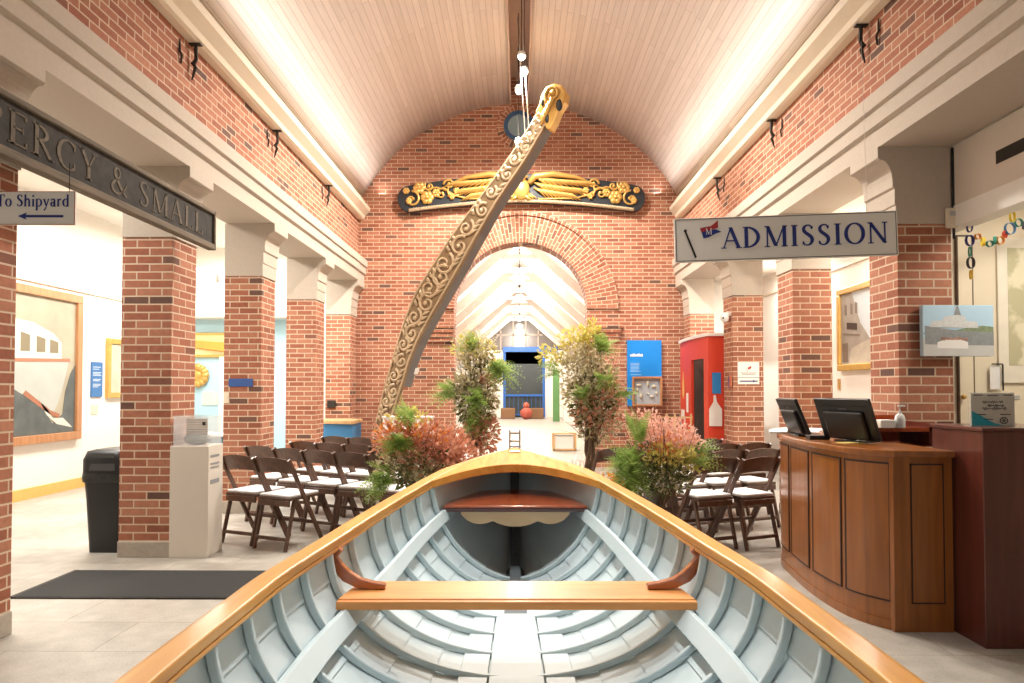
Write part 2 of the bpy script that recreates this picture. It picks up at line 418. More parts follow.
# far wall with passage arch; the opening is cut from the outline
AX, AR, ASZ = .02, 1.18, 2.81
IN = [(AX + AR, 0.0), (AX + AR, ASZ)] + [(AX + AR * math.cos(PI * i / 24), ASZ + AR * math.sin(PI * i / 24)) for i in range(1, 24)] + [(AX - AR, ASZ), (AX - AR, 0.0)]
def wall_with_arch(y0, y1):
    mb = MB()
    # columns of quads beside and above the opening
    mb.box(-3.4, AX - AR, y0, y1, 0, 7.2); mb.box(AX + AR, 3.4, y0, y1, 0, 7.2)
    top = [(AX - AR * math.cos(PI * i / 32), ASZ + AR * math.sin(PI * i / 32)) for i in range(33)]
    for i in range(32):
        (xa, za), (xb, zb) = top[i], top[i + 1]
        vs = [(xa, y0, za), (xb, y0, zb), (xb, y0, 7.2), (xa, y0, 7.2), (xa, y1, za), (xb, y1, zb), (xb, y1, 7.2), (xa, y1, 7.2)]
        mb.add(vs, [(0, 1, 2, 3), (7, 6, 5, 4), (0, 4, 5, 1), (2, 6, 7, 3)])
    return mb
struct('wall_far', wall_with_arch(YF, YF + .4), M['brick'], 'red brick end wall with an arched passage', recalc=False)
# brick rings around the passage arch
M['archbrick'] = brick('arch_brick', polar=(AX, ASZ, 1.45))
ring = MB()
def ring_seg(mb, r0, r1, y0, y1, a0=0, a1=PI, n=36, cx=AX, cz=ASZ):
    rows = []
    for i in range(n + 1):
        a = a0 + (a1 - a0) * i / n; c, s_ = math.cos(a), math.sin(a)
        rows.append([(cx + r0 * c, y0, cz + r0 * s_), (cx + r1 * c, y0, cz + r1 * s_), (cx + r1 * c, y1, cz + r1 * s_), (cx + r0 * c, y1, cz + r0 * s_)])
    mb.loft(rows)
ring_seg(ring, AR, 1.66, YF - .035, YF + .1)
ring_seg(ring, 1.66, 1.73, YF - .06, YF + .1)
struct('trim_2', ring, M['archbrick'], 'triple row of arch bricks round the passage')
imp = MB()
for sx in (-1, 1):
    for k, (z0, dx) in enumerate(((2.22, .02), (2.30, .045), (2.38, .07), (2.46, .09))):
        imp.box(*sorted((AX + sx * (AR + .0), AX + sx * (1.70 + dx))), YF - .03 - dx * .7, YF + .1, z0, z0 + .065)
struct('trim_3', imp, M['brick'], 'stepped brick imposts at the feet of the passage arch')
# oculus
oc = MB(); oc_c = (-.01, 6.07)
ring_seg(oc, .25, .40, YF - .02, YF + .05, 0, 2 * PI, 40, *oc_c)
M['ocbrick'] = brick('oculus_brick', polar=(oc_c[0], oc_c[1], .33))
struct('trim_4', oc, M['ocbrick'], 'ring of bricks round the oculus')
wr = MB(); ring_seg(wr, .20, .27, YF - .06, YF + .05, 0, 2 * PI, 40, *oc_c)
wo = struct('window_1', wr, plain('dull_blue_paint', (.03, .09, .20), .5), 'round blue framed oculus window')
gl = MB(); ring_seg(gl, .0, .21, YF - .03, YF - .02, 0, 2 * PI, 32, *oc_c); obj('window_glass', gl, M['oculus'], wo)

# upper nave walls (brick frieze), stone beams, cornices
for sx, nm in ((-1, 'left'), (1, 'right')):
    a, b_ = sorted((sx * XW, sx * (XW + .43)))
    struct('wall_' + nm + '_upper', MB().box(a, b_, -6.5, YF, ZF, 4.9), M['brick'], nm + ' upper nave wall of brick between beam and cornice')
    prof = [(XW + .43, ZB), (2.765, ZB), (2.765, 3.40), (2.735, 3.42), (2.735, 3.535), (2.71, 3.55), (2.71, ZF - .03), (2.74, ZF), (XW + .43, ZF)]
    bm_ = MB(); bm_.prism(prof, lambda u, v, d, s=sx: (s * u, d, v), -6.5, YF)
    struct('trim_5' if sx < 0 else 'trim_6', bm_, M['stone'], 'stepped stone beam carried on the %s row of piers' % nm)
    cp = [(XW + .02, 4.40), (2.80, 4.40), (2.77, 4.42), (2.755, 4.47), (2.67, 4.55), (2.665, 4.61), (2.70, 4.65), (2.75, 4.71), (2.79, 4.78), (2.845, 4.83), (2.85, 4.88), (XW + .02, 4.88)]
    cm = MB(); cm.prism(cp, lambda u, v, d, s=sx: (s * u, d, v), -6.5, YF)
    struct('trim_7' if sx < 0 else 'trim_8', cm, M['cornice'], 'cream moulded cornice under the %s edge of the vault' % nm)

# aisle shells
struct('wall_left', MB().box(-XL - .2, -XL, -6.5, YF, 0, 4.0), M['white_wall'], 'white outer wall of the left aisle')
struct('trim_9', MB().box(-XL, -XL + .03, -6.5, YF, 2.75, 2.78), M['cornice'], 'picture rail on the left aisle wall')
struct('baseboard_left', MB().box(-XL, -XL + .02, -6.5, YF, 0, .14), M['yellow'], 'honey coloured skirting board of the left aisle')
struct('ceiling_left', MB().box(-XL - .2, -3.30, -6.5, YF, 3.9, 4.0), M['white_wall'], 'white ceiling of the left aisle')
struct('wall_left_end', MB().box(-XL - .2, -3.3, YF, YF + .2, 0, 4.0), [M['white_wall']], 'end wall of the left aisle')
struct('trim_10', MB().box(-6.19, -3.75, YF - .04, YF, .0, 2.62), M['blue_wall'], 'pale blue display panel on the end wall of the left aisle')
struct('wall_right', MB().box(XR, XR + .2, 5.6, YF, 0, 4.0), M['white_wall'], 'white outer wall of the right aisle')
struct('trim_11', MB().box(XR - .03, XR, 5.6, YF, 2.96, 2.99), M['cornice'], 'picture rail on the right aisle wall')
struct('ceiling_right', MB().box(3.3, 5.2, -6.5, YF, 3.3, 3.4), M['white_wall'], 'white ceiling of the right aisle')
struct('wall_right_end', MB().box(3.3, 5.2, YF, YF + .2, 0, 4.0), M['white_wall'], 'end wall of the right aisle')
struct('wall_right_front', MB().box(3.34, 5.2, 5.5, 5.6, 0, 3.3), M['cream_wall'], 'cream panelled wall behind the reception desk')
struct('wall_right_side', MB().box(5.0, 5.2, -6.5, 5.5, 0, 3.3), M['cream_wall'], 'cream side wall of the reception bay')
bh = MB(); bh.box(3.325, 3.45, -6.5, 5.5, 2.79, ZB); 
struct('wall_right_bulkhead', bh, M['bulkhead'], 'plain bulkhead under the right stone beam')
struct('trim_12', MB().box(3.315, 3.46, -6.5, 5.5, 2.63, 2.79), M['white'], 'white band along the foot of the bulkhead')

# gallery beyond the passage
GX, GE, GR_ = 3.3, 2.06, 5.0
struct('wall_gallery_left', MB().box(-GX - .1, -GX, YF + .4, 33, 0, GE + .1), M['white_gallery'], 'white left wall of the gallery beyond the arch')
struct('wall_gallery_right', MB().box(GX, GX + .1, YF + .4, 33, 0, GE + .1), M['white_gallery'], 'white right wall of the gallery beyond the arch')
gc = MB(); sl = (GR_ - GE) / GX
for sx in (-1, 1):
    gc.add([(sx * (GX + .1), YF + .3, GE), (0, YF + .3, GR_ + .08), (0, 33, GR_ + .08), (sx * (GX + .1), 33, GE), (sx * (GX + .1), YF + .3, GE + .12), (0, YF + .3, GR_ + .2), (0, 33, GR_ + .2), (sx * (GX + .1), 33, GE + .12)],
           [(0, 1, 2, 3), (7, 6, 5, 4), (0, 4, 5, 1), (1, 5, 6, 2), (2, 6, 7, 3), (3, 7, 4, 0)])
struct('ceiling_gallery', gc, M['white_gallery'], 'steep white pitched ceiling of the gallery')
def rafter_pair(y, i):
    mb = MB()
    for sx in (-1, 1):
        a = Vector((sx * GX, y, GE - .02)); b2 = Vector((0, y, GR_ - .02)); mb.bar(a, b2, .14, .22, up=(0, 1, 0) if False else (0, 0, 1))
    mb.bar((-.45, y, 4.5), (.45, y, 4.5), .08, .12)
    return tag(obj('roof_truss', mb, M['rafter'], bevel=.01), TR[i], 'truss', 'roof trusses of the gallery')
TR = ['pale roof truss of the gallery, %s behind the brick arch' % q for q in ('nearest', 'second', 'third', 'fourth', 'fifth', 'sixth', 'seventh', 'eighth', 'ninth', 'tenth')]
for i in range(10): rafter_pair(14.2 + 1.85 * i, i)
# far glazed end
ge = MB(); ge.box(-GX, -.75, 32.6, 32.8, 0, GE + .3); ge.box(1.2, GX, 32.6, 32.8, 0, GE + .3); ge.box(-2.7, -.75, 32.6, 32.8, GE + .3, 3.2); ge.box(1.2, 2.7, 32.6, 32.8, GE + .3, 3.2)
struct('wall_gallery_end', ge, M['white_gallery'], 'white end wall of the gallery')
gw = MB(); gw.add([(-2.9, 32.7, 2.55), (2.9, 32.7, 2.55), (0, 32.7, 5.0), (-2.9, 32.75, 2.55), (2.9, 32.75, 2.55), (0, 32.75, 5.0)], [(0, 1, 2), (5, 4, 3), (0, 3, 4, 1), (1, 4, 5, 2), (2, 5, 3, 0)])
g1 = struct('window_2', gw, plain('gable_glass', (.16, .13, .11), .2), 'glazed gable window at the gallery end')
mm = MB()
for x in (-.9, -.3, .3, .9): mm.box(x - .035, x + .035, 32.62, 32.7, 3.2, 5.0 - abs(x) * .89 - .05)
mm.box(-1.1, 1.1, 32.62, 32.7, 3.9, 3.97)
obj('window_frame', mm, M['rafter'], g1)
d1 = MB(); d1.box(-.75, 1.2, 32.7, 32.74, 0, 3.2); dd = struct('door_1', d1, M['nightglass'], 'dark glazed doorway at the end of the gallery')
df = MB(); df.box(-.8, 1.8, 32.5, 32.7, 3.12, 3.36)
for x in (-.78, 1.1): df.box(x, x + .12, 32.55, 32.7, 0, 3.15)
df.box(-.75, 1.2, 32.56, 32.66, 1.0, 1.1); df.box(-.75, 1.2, 32.56, 32.66, .1, .16)
for k in range(9): df.box(-.7 + k * .21, -.68 + k * .21, 32.58, 32.64, .1, 1.0)
obj('door_frame', df, M['blueframe'], dd)

# ------------------------------------------------------------------ piers
def pier(side, y, label, yaw=0):
    s = side; t = thing('brick_pier', label, 'pier', (0, 0, 0), 0, 'brick piers of the nave')
    xi, xo = 2.9, 3.32
    if s > 0: xo = 3.31
    a, b_ = sorted((s * xi, s * xo))
    obj('brick_shaft', MB().box(a, b_, y, y + PD, .13, 2.66), M['brick'], t)
    a2, b2 = sorted((s * (xi - .008), s * (xo + .008)))
    obj('stone_plinth', MB().box(a2, b2, y - .008, y + PD + .008, 0, .13), M['plinth'], t, bevel=.006)
    # capital: block with a cove sweeping out towards the nave
    prof = [(xo, 2.66), (xi - .012, 2.66), (xi - .012, 2.80), (xi - .02, 2.81), (xi - .02, 2.93), (xi - .035, 2.945), (xi - .035, 2.985)]
    for i in range(1, 8):
        q = i / 7 * PI / 2
        prof.append((xi - .035 - .095 * (1 - math.cos(q)), 2.985 + .17 * math.sin(q)))
    prof += [(2.755, 3.17), (2.755, ZB), (xo, ZB)]
    cm = MB(); cm.prism(prof, lambda u, v, d, s=s: (s * u, d, v), y - .01, y + PD + .01)
    obj('stone_capital', cm, M['stone'], t, bevel=.003)
    return t
LL = ['brick pier at the picture edge left of the large boat painting', 'brick pier between the black bin and the white donation pedestal', 'brick pier with a small dark blue plaque behind the folding chairs',
      'third brick pier beyond the donation pedestal, before the blue counter', 'brick half pier in the corner beside the blue counter']
RL = ['brick pier beside the camera at the near end of the reception bay', 'brick pier behind the dark monitor and the picture of a grey ship', 'brick pier between the gold framed painting and the admission sign board',
      'brick pier carrying a small white notice beside the red kiosk', 'brick half pier hidden behind the red kiosk']
for i, y in enumerate(PL): pier(-1, y, LL[i])
for i, y in enumerate(PR):
    if i: pier(1, y, RL[i])

exec_later = []
# ------------------------------------------------------------------ interpolation helpers
def cat(P, t):
    i = min(int(t), len(P) - 2); f = t - i
    g = lambda k: P[max(0, min(len(P) - 1, k))]
    p0, p1, p2, p3 = g(i - 1), g(i), g(i + 1), g(i + 2)
    return tuple(.5 * (2 * b + (c - a) * f + (2 * a - 5 * b + 4 * c - d) * f * f + (3 * b - a - 3 * c + d) * f ** 3) for a, b, c, d in zip(p0, p1, p2, p3))
def interp(tab, x):
    """smooth cubic interpolation in a table of (x, y)"""
    if x <= tab[0][0]: return tab[0][1]
    if x >= tab[-1][0]: return tab[-1][1]
    for i in range(len(tab) - 1):
        if x <= tab[i + 1][0]:
            x0, y0 = tab[i]; x1, y1 = tab[i + 1]; h = x1 - x0; t = (x - x0) / h
            m0 = (tab[i + 1][1] - tab[i - 1][1]) / (tab[i + 1][0] - tab[i - 1][0]) if i else (y1 - y0) / h
            m1 = (tab[i + 2][1] - y0) / (tab[i + 2][0] - x0) if i + 2 < len(tab) else (y1 - y0) / h
            return (2 * t**3 - 3 * t**2 + 1) * y0 + (t**3 - 2 * t**2 + t) * h * m0 + (-2 * t**3 + 3 * t**2) * y1 + (t**3 - t**2) * h * m1

# ------------------------------------------------------------------ the boat
boat = thing('rowing_boat', 'open wooden boat painted pale blue inside with varnished gunwales, pointing at the arch', 'boat', (0.012, 0, 0), R(.55))
HW = [(.05, .34), (.45, .54), (.9, .675), (1.3, .722), (1.775, .722), (2.01, .714), (2.35, .675), (2.82, .605), (3.31, .52), (3.82, .40), (4.0, .33), (4.28, .215), (4.55, .09), (4.73, .012)]
GZ = [(.05, .91), (.6, .875), (1.3, .85), (2.0, .854), (2.35, .86), (2.82, .88), (3.31, .90), (3.82, .93), (4.28, .955), (4.73, .975)]
def hw(y): return max(.008, interp(HW, y))
def gz(y): return interp(GZ, y)
def kz(y):
    z = .38
    if y > 3.7: z += (.90 - .38) * ((y - 3.7) / 1.0) ** 2.3
    if y < .7: z += .10 * ((.7 - y) / .65) ** 2
    return min(z, gz(y) - .03)
def sec(y, s, off=0.0):
    """hull point: s 0 at the gunwale .. 1 at the keel, off = inwards"""
    b = min(1, max(0, (y - 2.9) / 1.5)); b = b * b * (3 - 2 * b)
    p = 2.05 - .75 * b; q = 2.1 - .8 * b
    th = s * PI / 2
    W = max(.006, hw(y) - off); D = gz(y) - kz(y) - off * .9
    return (W * max(0, math.cos(th)) ** (2 / p), y, gz(y) - D * math.sin(th) ** (2 / q))
YS = [.05 + (4.72 - .05) * i / 60 for i in range(61)]
NS = 7
for sx, nm in ((-1, 'port'), (1, 'starboard')):
    mb = MB(); mo = MB()
    for k in range(NS):
        s0 = .0 + k / NS; s1 = (k + 1) / NS + .012
        rows = []; 
        for y in YS:
            def P(s_, off): x, yy, z = sec(y, min(1, s_), off); return (sx * x, yy, z)
            n = 4
            inn = [P(s0 + (s1 - s0) * i / n, .018 + .006 * (i / n)) for i in range(n + 1)]
            out = [P(s0 + (s1 - s0) * i / n, .004 + .006 * (i / n)) for i in range(n, -1, -1)]
            rows.append(inn + out)
        mb.loft(rows)
    obj('hull_planking', mb, M['boat'], boat, smooth=35)
# outside skin painted white, a hair outside the planks
for sx in (-1, 1):
    mb = MB()
    rows = [[(sx * sec(y, i / 14, -.006)[0], y, sec(y, i / 14, -.006)[2] - .004) for i in range(15)] + [(sx * sec(y, i / 14, .001)[0], y, sec(y, i / 14, .001)[2]) for i in range(14, -1, -1)] for y in YS]
    mb.loft(rows); obj('outer_skin', mb, M['boatout'], boat, smooth=40)
# ribs
for i in range(18):
    y = 1.545 + .2 * (i - 6)
    for sx in (-1, 1):
        mb = MB(); rows = []
        smax = .97 if y < 3.6 else .99
        for k in range(25):
            s_ = .035 + (smax - .035) * k / 24
            a = sec(y, s_, .024); b_ = sec(y, s_, .048)
            rows.append([(sx * a[0], y - .009, a[2]), (sx * a[0], y + .009, a[2]), (sx * b_[0], y + .009, b_[2] + .0), (sx * b_[0], y - .009, b_[2] + .0)])
        if b_[0] > .004: mb.loft(rows); obj('rib', mb, M['boat'], boat, bevel=.003, seg=1)
# gunwales: cap rail with rubbing strake outside
def rail(mb, sx, o0, o1, z0, z1, ya=.05, yb=4.70):
    rows = []
    n = 70
    for i in range(n + 1):
        y = ya + (yb - ya) * i / n
        W = hw(y); dy = .02; d = (hw(min(4.72, y + dy)) - hw(y - dy)) / (2 * dy)
        nx, ny = 1 / math.hypot(1, d), -d / math.hypot(1, d)
        def Q(o, z): return (sx * max(0.0, W + o * nx), y + o * ny, gz(y) + z)
        rows.append([Q(o0, z0), Q(o1, z0), Q(o1, z1), Q(o0, z1)])
    mb.loft(rows)
for sx in (-1, 1):
    g = MB(); rail(g, sx, -.052, .012, -.012, .018); gob = obj('gunwale', g, M['gun'], boat, bevel=.006)
    r2 = MB(); rail(r2, sx, .012, .030, -.035, .008); obj('rubbing_strake', r2, M['gun'], gob, bevel=.006)
    r3 = MB(); rail(r3, sx, -.052, -.040, -.026, -.012, .1, 3.6); obj('inwale', r3, M['gun'], gob, bevel=.004)
# riser (stringer) that carries the thwarts
def stringer(sx, name, ya, yb, zf, h, th):
    rows = []
    for i in range(41):
        y = ya + (yb - ya) * i / 40; z = zf(y)
        # find s where the hull inner surface has height z
        lo, hi = 0, 1
        for _ in range(22):
            m = (lo + hi) / 2
            if sec(y, m, .048)[2] > z: lo = m
            else: hi = m
        xt = sec(y, lo, .048)[0]; lo2, hi2 = lo, 1
        for _ in range(22):
            m = (lo2 + hi2) / 2
            if sec(y, m, .048)[2] > z - h: lo2 = m
            else: hi2 = m
        xb = sec(y, lo2, .048)[0]
        rows.append([(sx * xt, y, z), (sx * (xt - th), y, z + .004), (sx * (xb - th), y, z - h), (sx * xb, y, z - h)])
    mb = MB().loft(rows); return obj(name, mb, M['boat'], boat, bevel=.003)
ZR = [(.3, .665), (1.3, .655), (2.3, .668), (2.8, .69), (3.3, .735), (3.62, .768), (4.0, .80)]
for sx in (-1, 1): stringer(sx, 'thwart_riser', .4, 3.75, lambda y: interp(ZR, y), .048, .02)
# thwart
def innerx(y, z, off=.05):
    lo, hi = 0, 1
    for _ in range(24):
        m = (lo + hi) / 2
        if sec(y, m, off)[2] > z: lo = m
        else: hi = m
    return sec(y, lo, off)[0]
ty0, ty1, tz = 2.275, 2.50, .70
mb = MB(); xa, xb = innerx(ty0, tz), innerx(ty1, tz)
pl = [(-xa, ty0 + .012), (xa, ty0 + .012), (xb, ty1), (-xb, ty1)]
mb.prism(pl, lambda u, v, d: (u, v, d), tz - .028, tz)
tw = obj('thwart', mb, M['thw'], boat, bevel=.006)
mb = MB(); mb.box(-xa, xa, ty0 - .008, ty0 + .012, tz - .032, tz - .004); obj('thwart_edge', mb, M['thw'], tw, bevel=.004)
for sx in (-1, 1):
    # grown knee: a curved arm lying on the thwart and rising to the gunwale
    ym = 2.40; xg = hw(ym) - .055; zt2 = gz(ym) - .02
    path = [(.455, tz + .010, .016), (.50, tz + .013, .026), (.55, tz + .022, .034), (.592, tz + .045, .040), (.622, tz + .078, .036), (.638, tz + .112, .03), (xg, zt2, .026)]
    rows = []
    for i in range(len(path)):
        x, z, h = path[i]
        a = Vector(path[max(0, i - 1)][:2]); b_ = Vector(path[min(len(path) - 1, i + 1)][:2]); d = (b_ - a).normalized(); n_ = Vector((d.y, -d.x))
        p0 = Vector((x, z)) + n_ * h * .5; p1 = Vector((x, z)) - n_ * h * .5
        p0.y = max(p0.y, tz + .001) if i < 4 else p0.y
        rows.append([(sx * p0.x, ym - .016, p0.y), (sx * p0.x, ym + .016, p0.y), (sx * p1.x, ym + .016, p1.y), (sx * p1.x, ym - .016, p1.y)])
    obj('thwart_knee', MB().loft(rows), M['knee'], boat, bevel=.005)
    ymn = 1.27; mb = MB(); mb.bar((sx * (hw(ymn) - .09), ymn, gz(ymn) - .02), (sx * (hw(ymn) - .12), ymn, .66), .035, .03, up=(0, 1, 0)); obj('rowlock_cleat', mb, M['knee'], boat, bevel=.004)
# stern thwart behind the camera
mb = MB(); xa = innerx(.55, .69); xb = innerx(.85, .69); mb.prism([(-xa, .55), (xa, .55), (xb, .85), (-xb, .85)], lambda u, v, d: (u, v, d), .665, .69); obj('stern_thwart', mb, M['thw'], boat, bevel=.005)
# bow seat with scalloped apron
sz = .785; y0, y1 = 3.58, 4.16
prof = [(-.375, y0), (.375, y0)]
for k in range(13):
    a = k / 12; y = y0 + .10 + (y1 - y0 - .10) * math.sin(a * PI / 2); x = .36 * math.cos(a * PI / 2) ** .75
    prof.append((min(x, innerx(y, sz) + .01), y))
for k in range(12, -1, -1):
    a = k / 12; y = y0 + .10 + (y1 - y0 - .10) * math.sin(a * PI / 2); x = .36 * math.cos(a * PI / 2) ** .75
    if x > .005: prof.append((-min(x, innerx(y, sz) + .01), y))
sb = obj('bow_seat', MB().prism(prof, lambda u, v, d: (u, v, d), sz - .012, sz), M['mahog'], boat, bevel=.003)
obj('seat_edge', MB().box(-.377, .377, y0 - .006, y0 + .03, sz - .032, sz - .010), M['darkedge'], sb, bevel=.005)
ap = [(-.285, sz - .03)]; nA = 60
low = []
for k in range(nA + 1):
    x = -.285 + .57 * k / nA; t = abs(x)
    if t < .115: z = -.105 + .028 * (t / .115) ** 2.2
    elif t < .255: q = (t - .185) / .07; z = -.092 + .018 * q * q * (1 if q < 0 else 1.2)
    else: z = -.070 + (t - .255) * 1.0
    low.append((x, sz - .005 + z))
ap = [(.285, sz - .03), (-.285, sz - .03)] + low
obj('apron', MB().prism(ap, lambda u, v, d: (u, d, v), y0 + .012, y0 + .03), M['apron'], sb)
# breasthook
bh_ = []; yb0 = 3.93
outl = [(hw(y) - .03, y) for y in [yb0 - .52, yb0 - .3, yb0, 4.15, 4.3, 4.45, 4.6, 4.70]]
innl = [(x, yb0 + .02 - .30 * (x / outl[0][0]) ** 2.6) for x in [outl[0][0] * k / 8 for k in range(8, -1, -1)]]
right = outl; poly = [(x, y) for x, y in right] + [(-x, y) for x, y in reversed(right)] + [(-x, y) for x, y in innl[:-1]][0:] + [(x, y) for x, y in reversed(innl)]
def bz(v, d): return gz(v) + d
pp = []; 
for p in poly:
    if not pp or (abs(p[0] - pp[-1][0]) + abs(p[1] - pp[-1][1])) > 1e-4: pp.append(p)
rows = []
for k in range(-16, 17):
    q = k / 16; X0 = outl[0][0]; x = X0 * q
    yin = yb0 + .02 - .54 * abs(q) ** 1.9
    # y of the outer edge at this x
    lo, hi = 3.6, 4.72
    for _ in range(24):
        m = (lo + hi) / 2
        if hw(m) - .03 > abs(x): lo = m
        else: hi = m
    yo = max(lo, yin + .002)
    n = 6; top = []; bot = []
    for j in range(n + 1):
        y = yin + (yo - yin) * j / n; cam_ = .012 * (1 - q * q)
        top.append((x, y, gz(y) + .012 + cam_)); bot.append((x, y, gz(y) - .024))
    rows.append(top + bot[::-1])
hook_mat = wood('breasthook_varnish', (.60, .25, .045), (.76, .38, .09), .6, 1, .8, 0); hook_mat.node_tree.nodes['Principled BSDF'].inputs['Specular IOR Level'].default_value = .08
obj('breasthook', MB().loft(rows), hook_mat, boat, bevel=.004)
# stem, chock fitting, plate
sm = MB(); pts = []
for y in [3.2, 3.6, 3.9, 4.1, 4.3, 4.5, 4.62, 4.70, 4.735]:
    pts.append((0, y, min(kz(y), gz(y)) + .03))
pts += [(0, 4.75, .90), (0, 4.755, .985)]
for i in range(len(pts) - 1): sm.bar(pts[i], pts[i + 1], .055, .09, up=(0, 1, 0) if i > 5 else (0, 0, 1))
obj('stem_post', sm, M['boatdark'], boat)
fit = MB(); 
for sx in (-1, 1): fit.box(sx * .034 - .006, sx * .034 + .006, 4.66, 4.70, .985, 1.115)
fit.box(-.034, .034, 4.672, 4.688, 1.085, 1.10); fit.box(-.034, .034, 4.672, 4.688, 1.03, 1.045); fit.box(-.042, .042, 4.64, 4.71, .984, .994)
obj('bow_fairlead', fit, M['metal'], boat, bevel=.002)
obj('name_plate', MB().box(-.036, .036, 4.40, 4.50, .98, .992), M['offwhite'], boat, bevel=.002)
# keelson and floorboards
obj('keelson', MB().box(-.05, .05, .4, 4.05, .385, .408), M['boatdark'], boat, bevel=.003)
def floorboard(x0a, x1a, x0b, x1b, ya, yb, z):
    mb = MB(); mb.prism([(x0a, ya), (x1a, ya), (x1b, yb), (x0b, yb)], lambda u, v, d: (u, v, d), z - .016, z); obj('floorboard', mb, M['boat'], boat, bevel=.003)
floorboard(-.125, .125, -.082, .082, .45, 2.98, .425)
for sx in (-1, 1):
    a, b_, c, d = .131 * sx, .26 * sx, .087 * sx, .175 * sx
    mb = MB(); mb.prism([(a, .45), (b_, .45), (d, 2.98), (c, 2.98)], lambda u, v, d2: (u, v, d2 + abs(u) * .06), .40, .416); obj('floorboard', mb, M['boat'], boat, bevel=.003)
# transom
tr = [(sec(.05, i / 14, .004)[0], sec(.05, i / 14, .004)[2]) for i in range(15)]
poly = tr + [(-x, z) for x, z in reversed(tr[:-1])]
obj('transom', MB().prism(poly, lambda u, v, d: (u, d, v), .03, .06), M['boatout'], boat)
obj('keel', MB().box(-.02, .02, .1, 3.8, .33, .39), M['boatout'], boat, bevel=.004)
# cradle under the boat
def cradle(y, lab):
    t = thing('boat_cradle', lab, 'cradle', (0, 0, 0), 0, 'timber cradles under the boat')
    hwid = .42
    top = [(x, kz(y) + (sec(y, 0)[2] - kz(y)) * 0 - .055 + .28 * (abs(x) / hw(y)) ** 2.2) for x in [-hwid + 2 * hwid * k / 10 for k in range(11)]]
    top = [(x, min(z, .50) - .012) for x, z in top]
    poly = [(-hwid, .18), (hwid, .18)] + top[::-1]
    obj('saddle', MB().prism(poly, lambda u, v, d: (u, d, v), y - .03, y + .03), M['woodlt'], t)
    for sx in (-1, 1): obj('leg', MB().box(sx * .36 - .04, sx * .36 + .04, y - .04, y + .04, 0, .2), M['woodlt'], t, bevel=.004)
    obj('foot_beam', MB().box(-.5, .5, y - .045, y + .045, .03, .09), M['woodlt'], t, bevel=.004)
cradle(1.0, 'timber cradle under the stern half of the pale blue boat')
cradle(3.2, 'timber cradle under the bow half of the pale blue boat')

# ------------------------------------------------------------------ folding chairs
def make_chair(loc, rz, label, group):
    t = thing('folding_chair', label, 'chair', loc, rz, group)
    W = .205
    for sx in (-1, 1):
        mb = MB(); mb.bar((sx * W, -.215, .785), (sx * W, .235, 0.002), .022, .038, up=(0, 1, .6)); obj('leg', mb, M['chair'], t, bevel=.003, seg=1)
        mb = MB(); mb.bar((sx * (W - .03), -.10, .44), (sx * (W - .03), -.215, 0.002), .022, .034, up=(0, 1, .4)); obj('leg', mb, M['chair'], t, bevel=.003, seg=1)
    st = obj('seat', MB().box(-.185, .185, -.165, .215, .425, .45), M['chair'], t, bevel=.004, seg=1)
    obj('seat_cushion', MB().box(-.178, .178, -.155, .205, .45, .472), M['cushion'], st, bevel=.009)
    # curved back panel between the long rails
    rows = []
    for i in range(13):
        q = -1 + i / 6; x = q * (W - .012); bow = -.028 * (1 - q * q); top = .802 - .026 * q * q; lw = .668 - .016 * q * q
        rows.append([(x, -.205 + bow, top), (x, -.19 + bow, top), (x, -.13 + bow, lw), (x, -.145 + bow, lw)])
    obj('backrest', MB().loft(rows), M['chair'], t)
    for (y, z) in ((-.165, .40), (-.195, .10), (.13, .20)):
        wd = W - .03 if y < 0 else W - .01
        h = .05 if z > .3 else .03
        obj('stretcher', MB().box(-wd, wd, y - .009, y + .009, z - h / 2, z + h / 2), M['chair'], t, bevel=.003, seg=1)
    return t
LCH = [ # x, y, label (left block)
 (-2.56, 6.20, 'brown folding chair closest to the white donation pedestal'),
 (-2.18, 5.98, 'brown folding chair at the outer front, wholly in view beside the pale mat'),
 (-2.73, 7.17, 'brown folding chair partly behind the chair beside the pedestal, under the blue plaque'),
 (-2.34, 6.90, 'brown folding chair directly behind the foremost left chair'),
 (-1.98, 6.68, 'brown folding chair in the second left row, third from the brick piers'),
 (-1.61, 6.46, 'brown folding chair in the second left row touching the boat gunwale outline'),
 (-1.26, 6.27, 'brown folding chair in the second left row just before the rust coloured flowers'),
 (-.98, 6.95, 'brown folding chair hidden behind the rust coloured flowers'),
 (-2.46, 7.80, 'brown folding chair at the wall end of the third left row'),
 (-2.12, 7.60, 'brown folding chair second from the wall in the third left row'),
 (-1.765, 7.40, 'brown folding chair in the middle of the third left row'),
 (-1.42, 7.20, 'brown folding chair at the aisle end of the third left row, near the flowers'),
 (-2.33, 8.60, 'brown folding chair in the back left row, in front of the blue counter'),
 (-1.97, 8.40, 'brown folding chair in the back left row beside the foot of the carved timber'),
 (-1.62, 8.20, 'brown folding chair in the back left row before the white plinth'),
 (-1.25, 8.05, 'brown folding chair at the aisle end of the back left row')]
GL_ = 'folding chairs left of the aisle'; GR2 = 'folding chairs right of the aisle'
LCH = [(x + .11, y + .12, lb) for x, y, lb in LCH]
ch0 = make_chair((LCH[0][0], LCH[0][1], 0), R(-23), LCH[0][2], GL_)
for x, y, lb in LCH[1:]: dup(ch0, (x, y, 0), R(-23 + rnd.uniform(-2, 2)), lb, GL_)
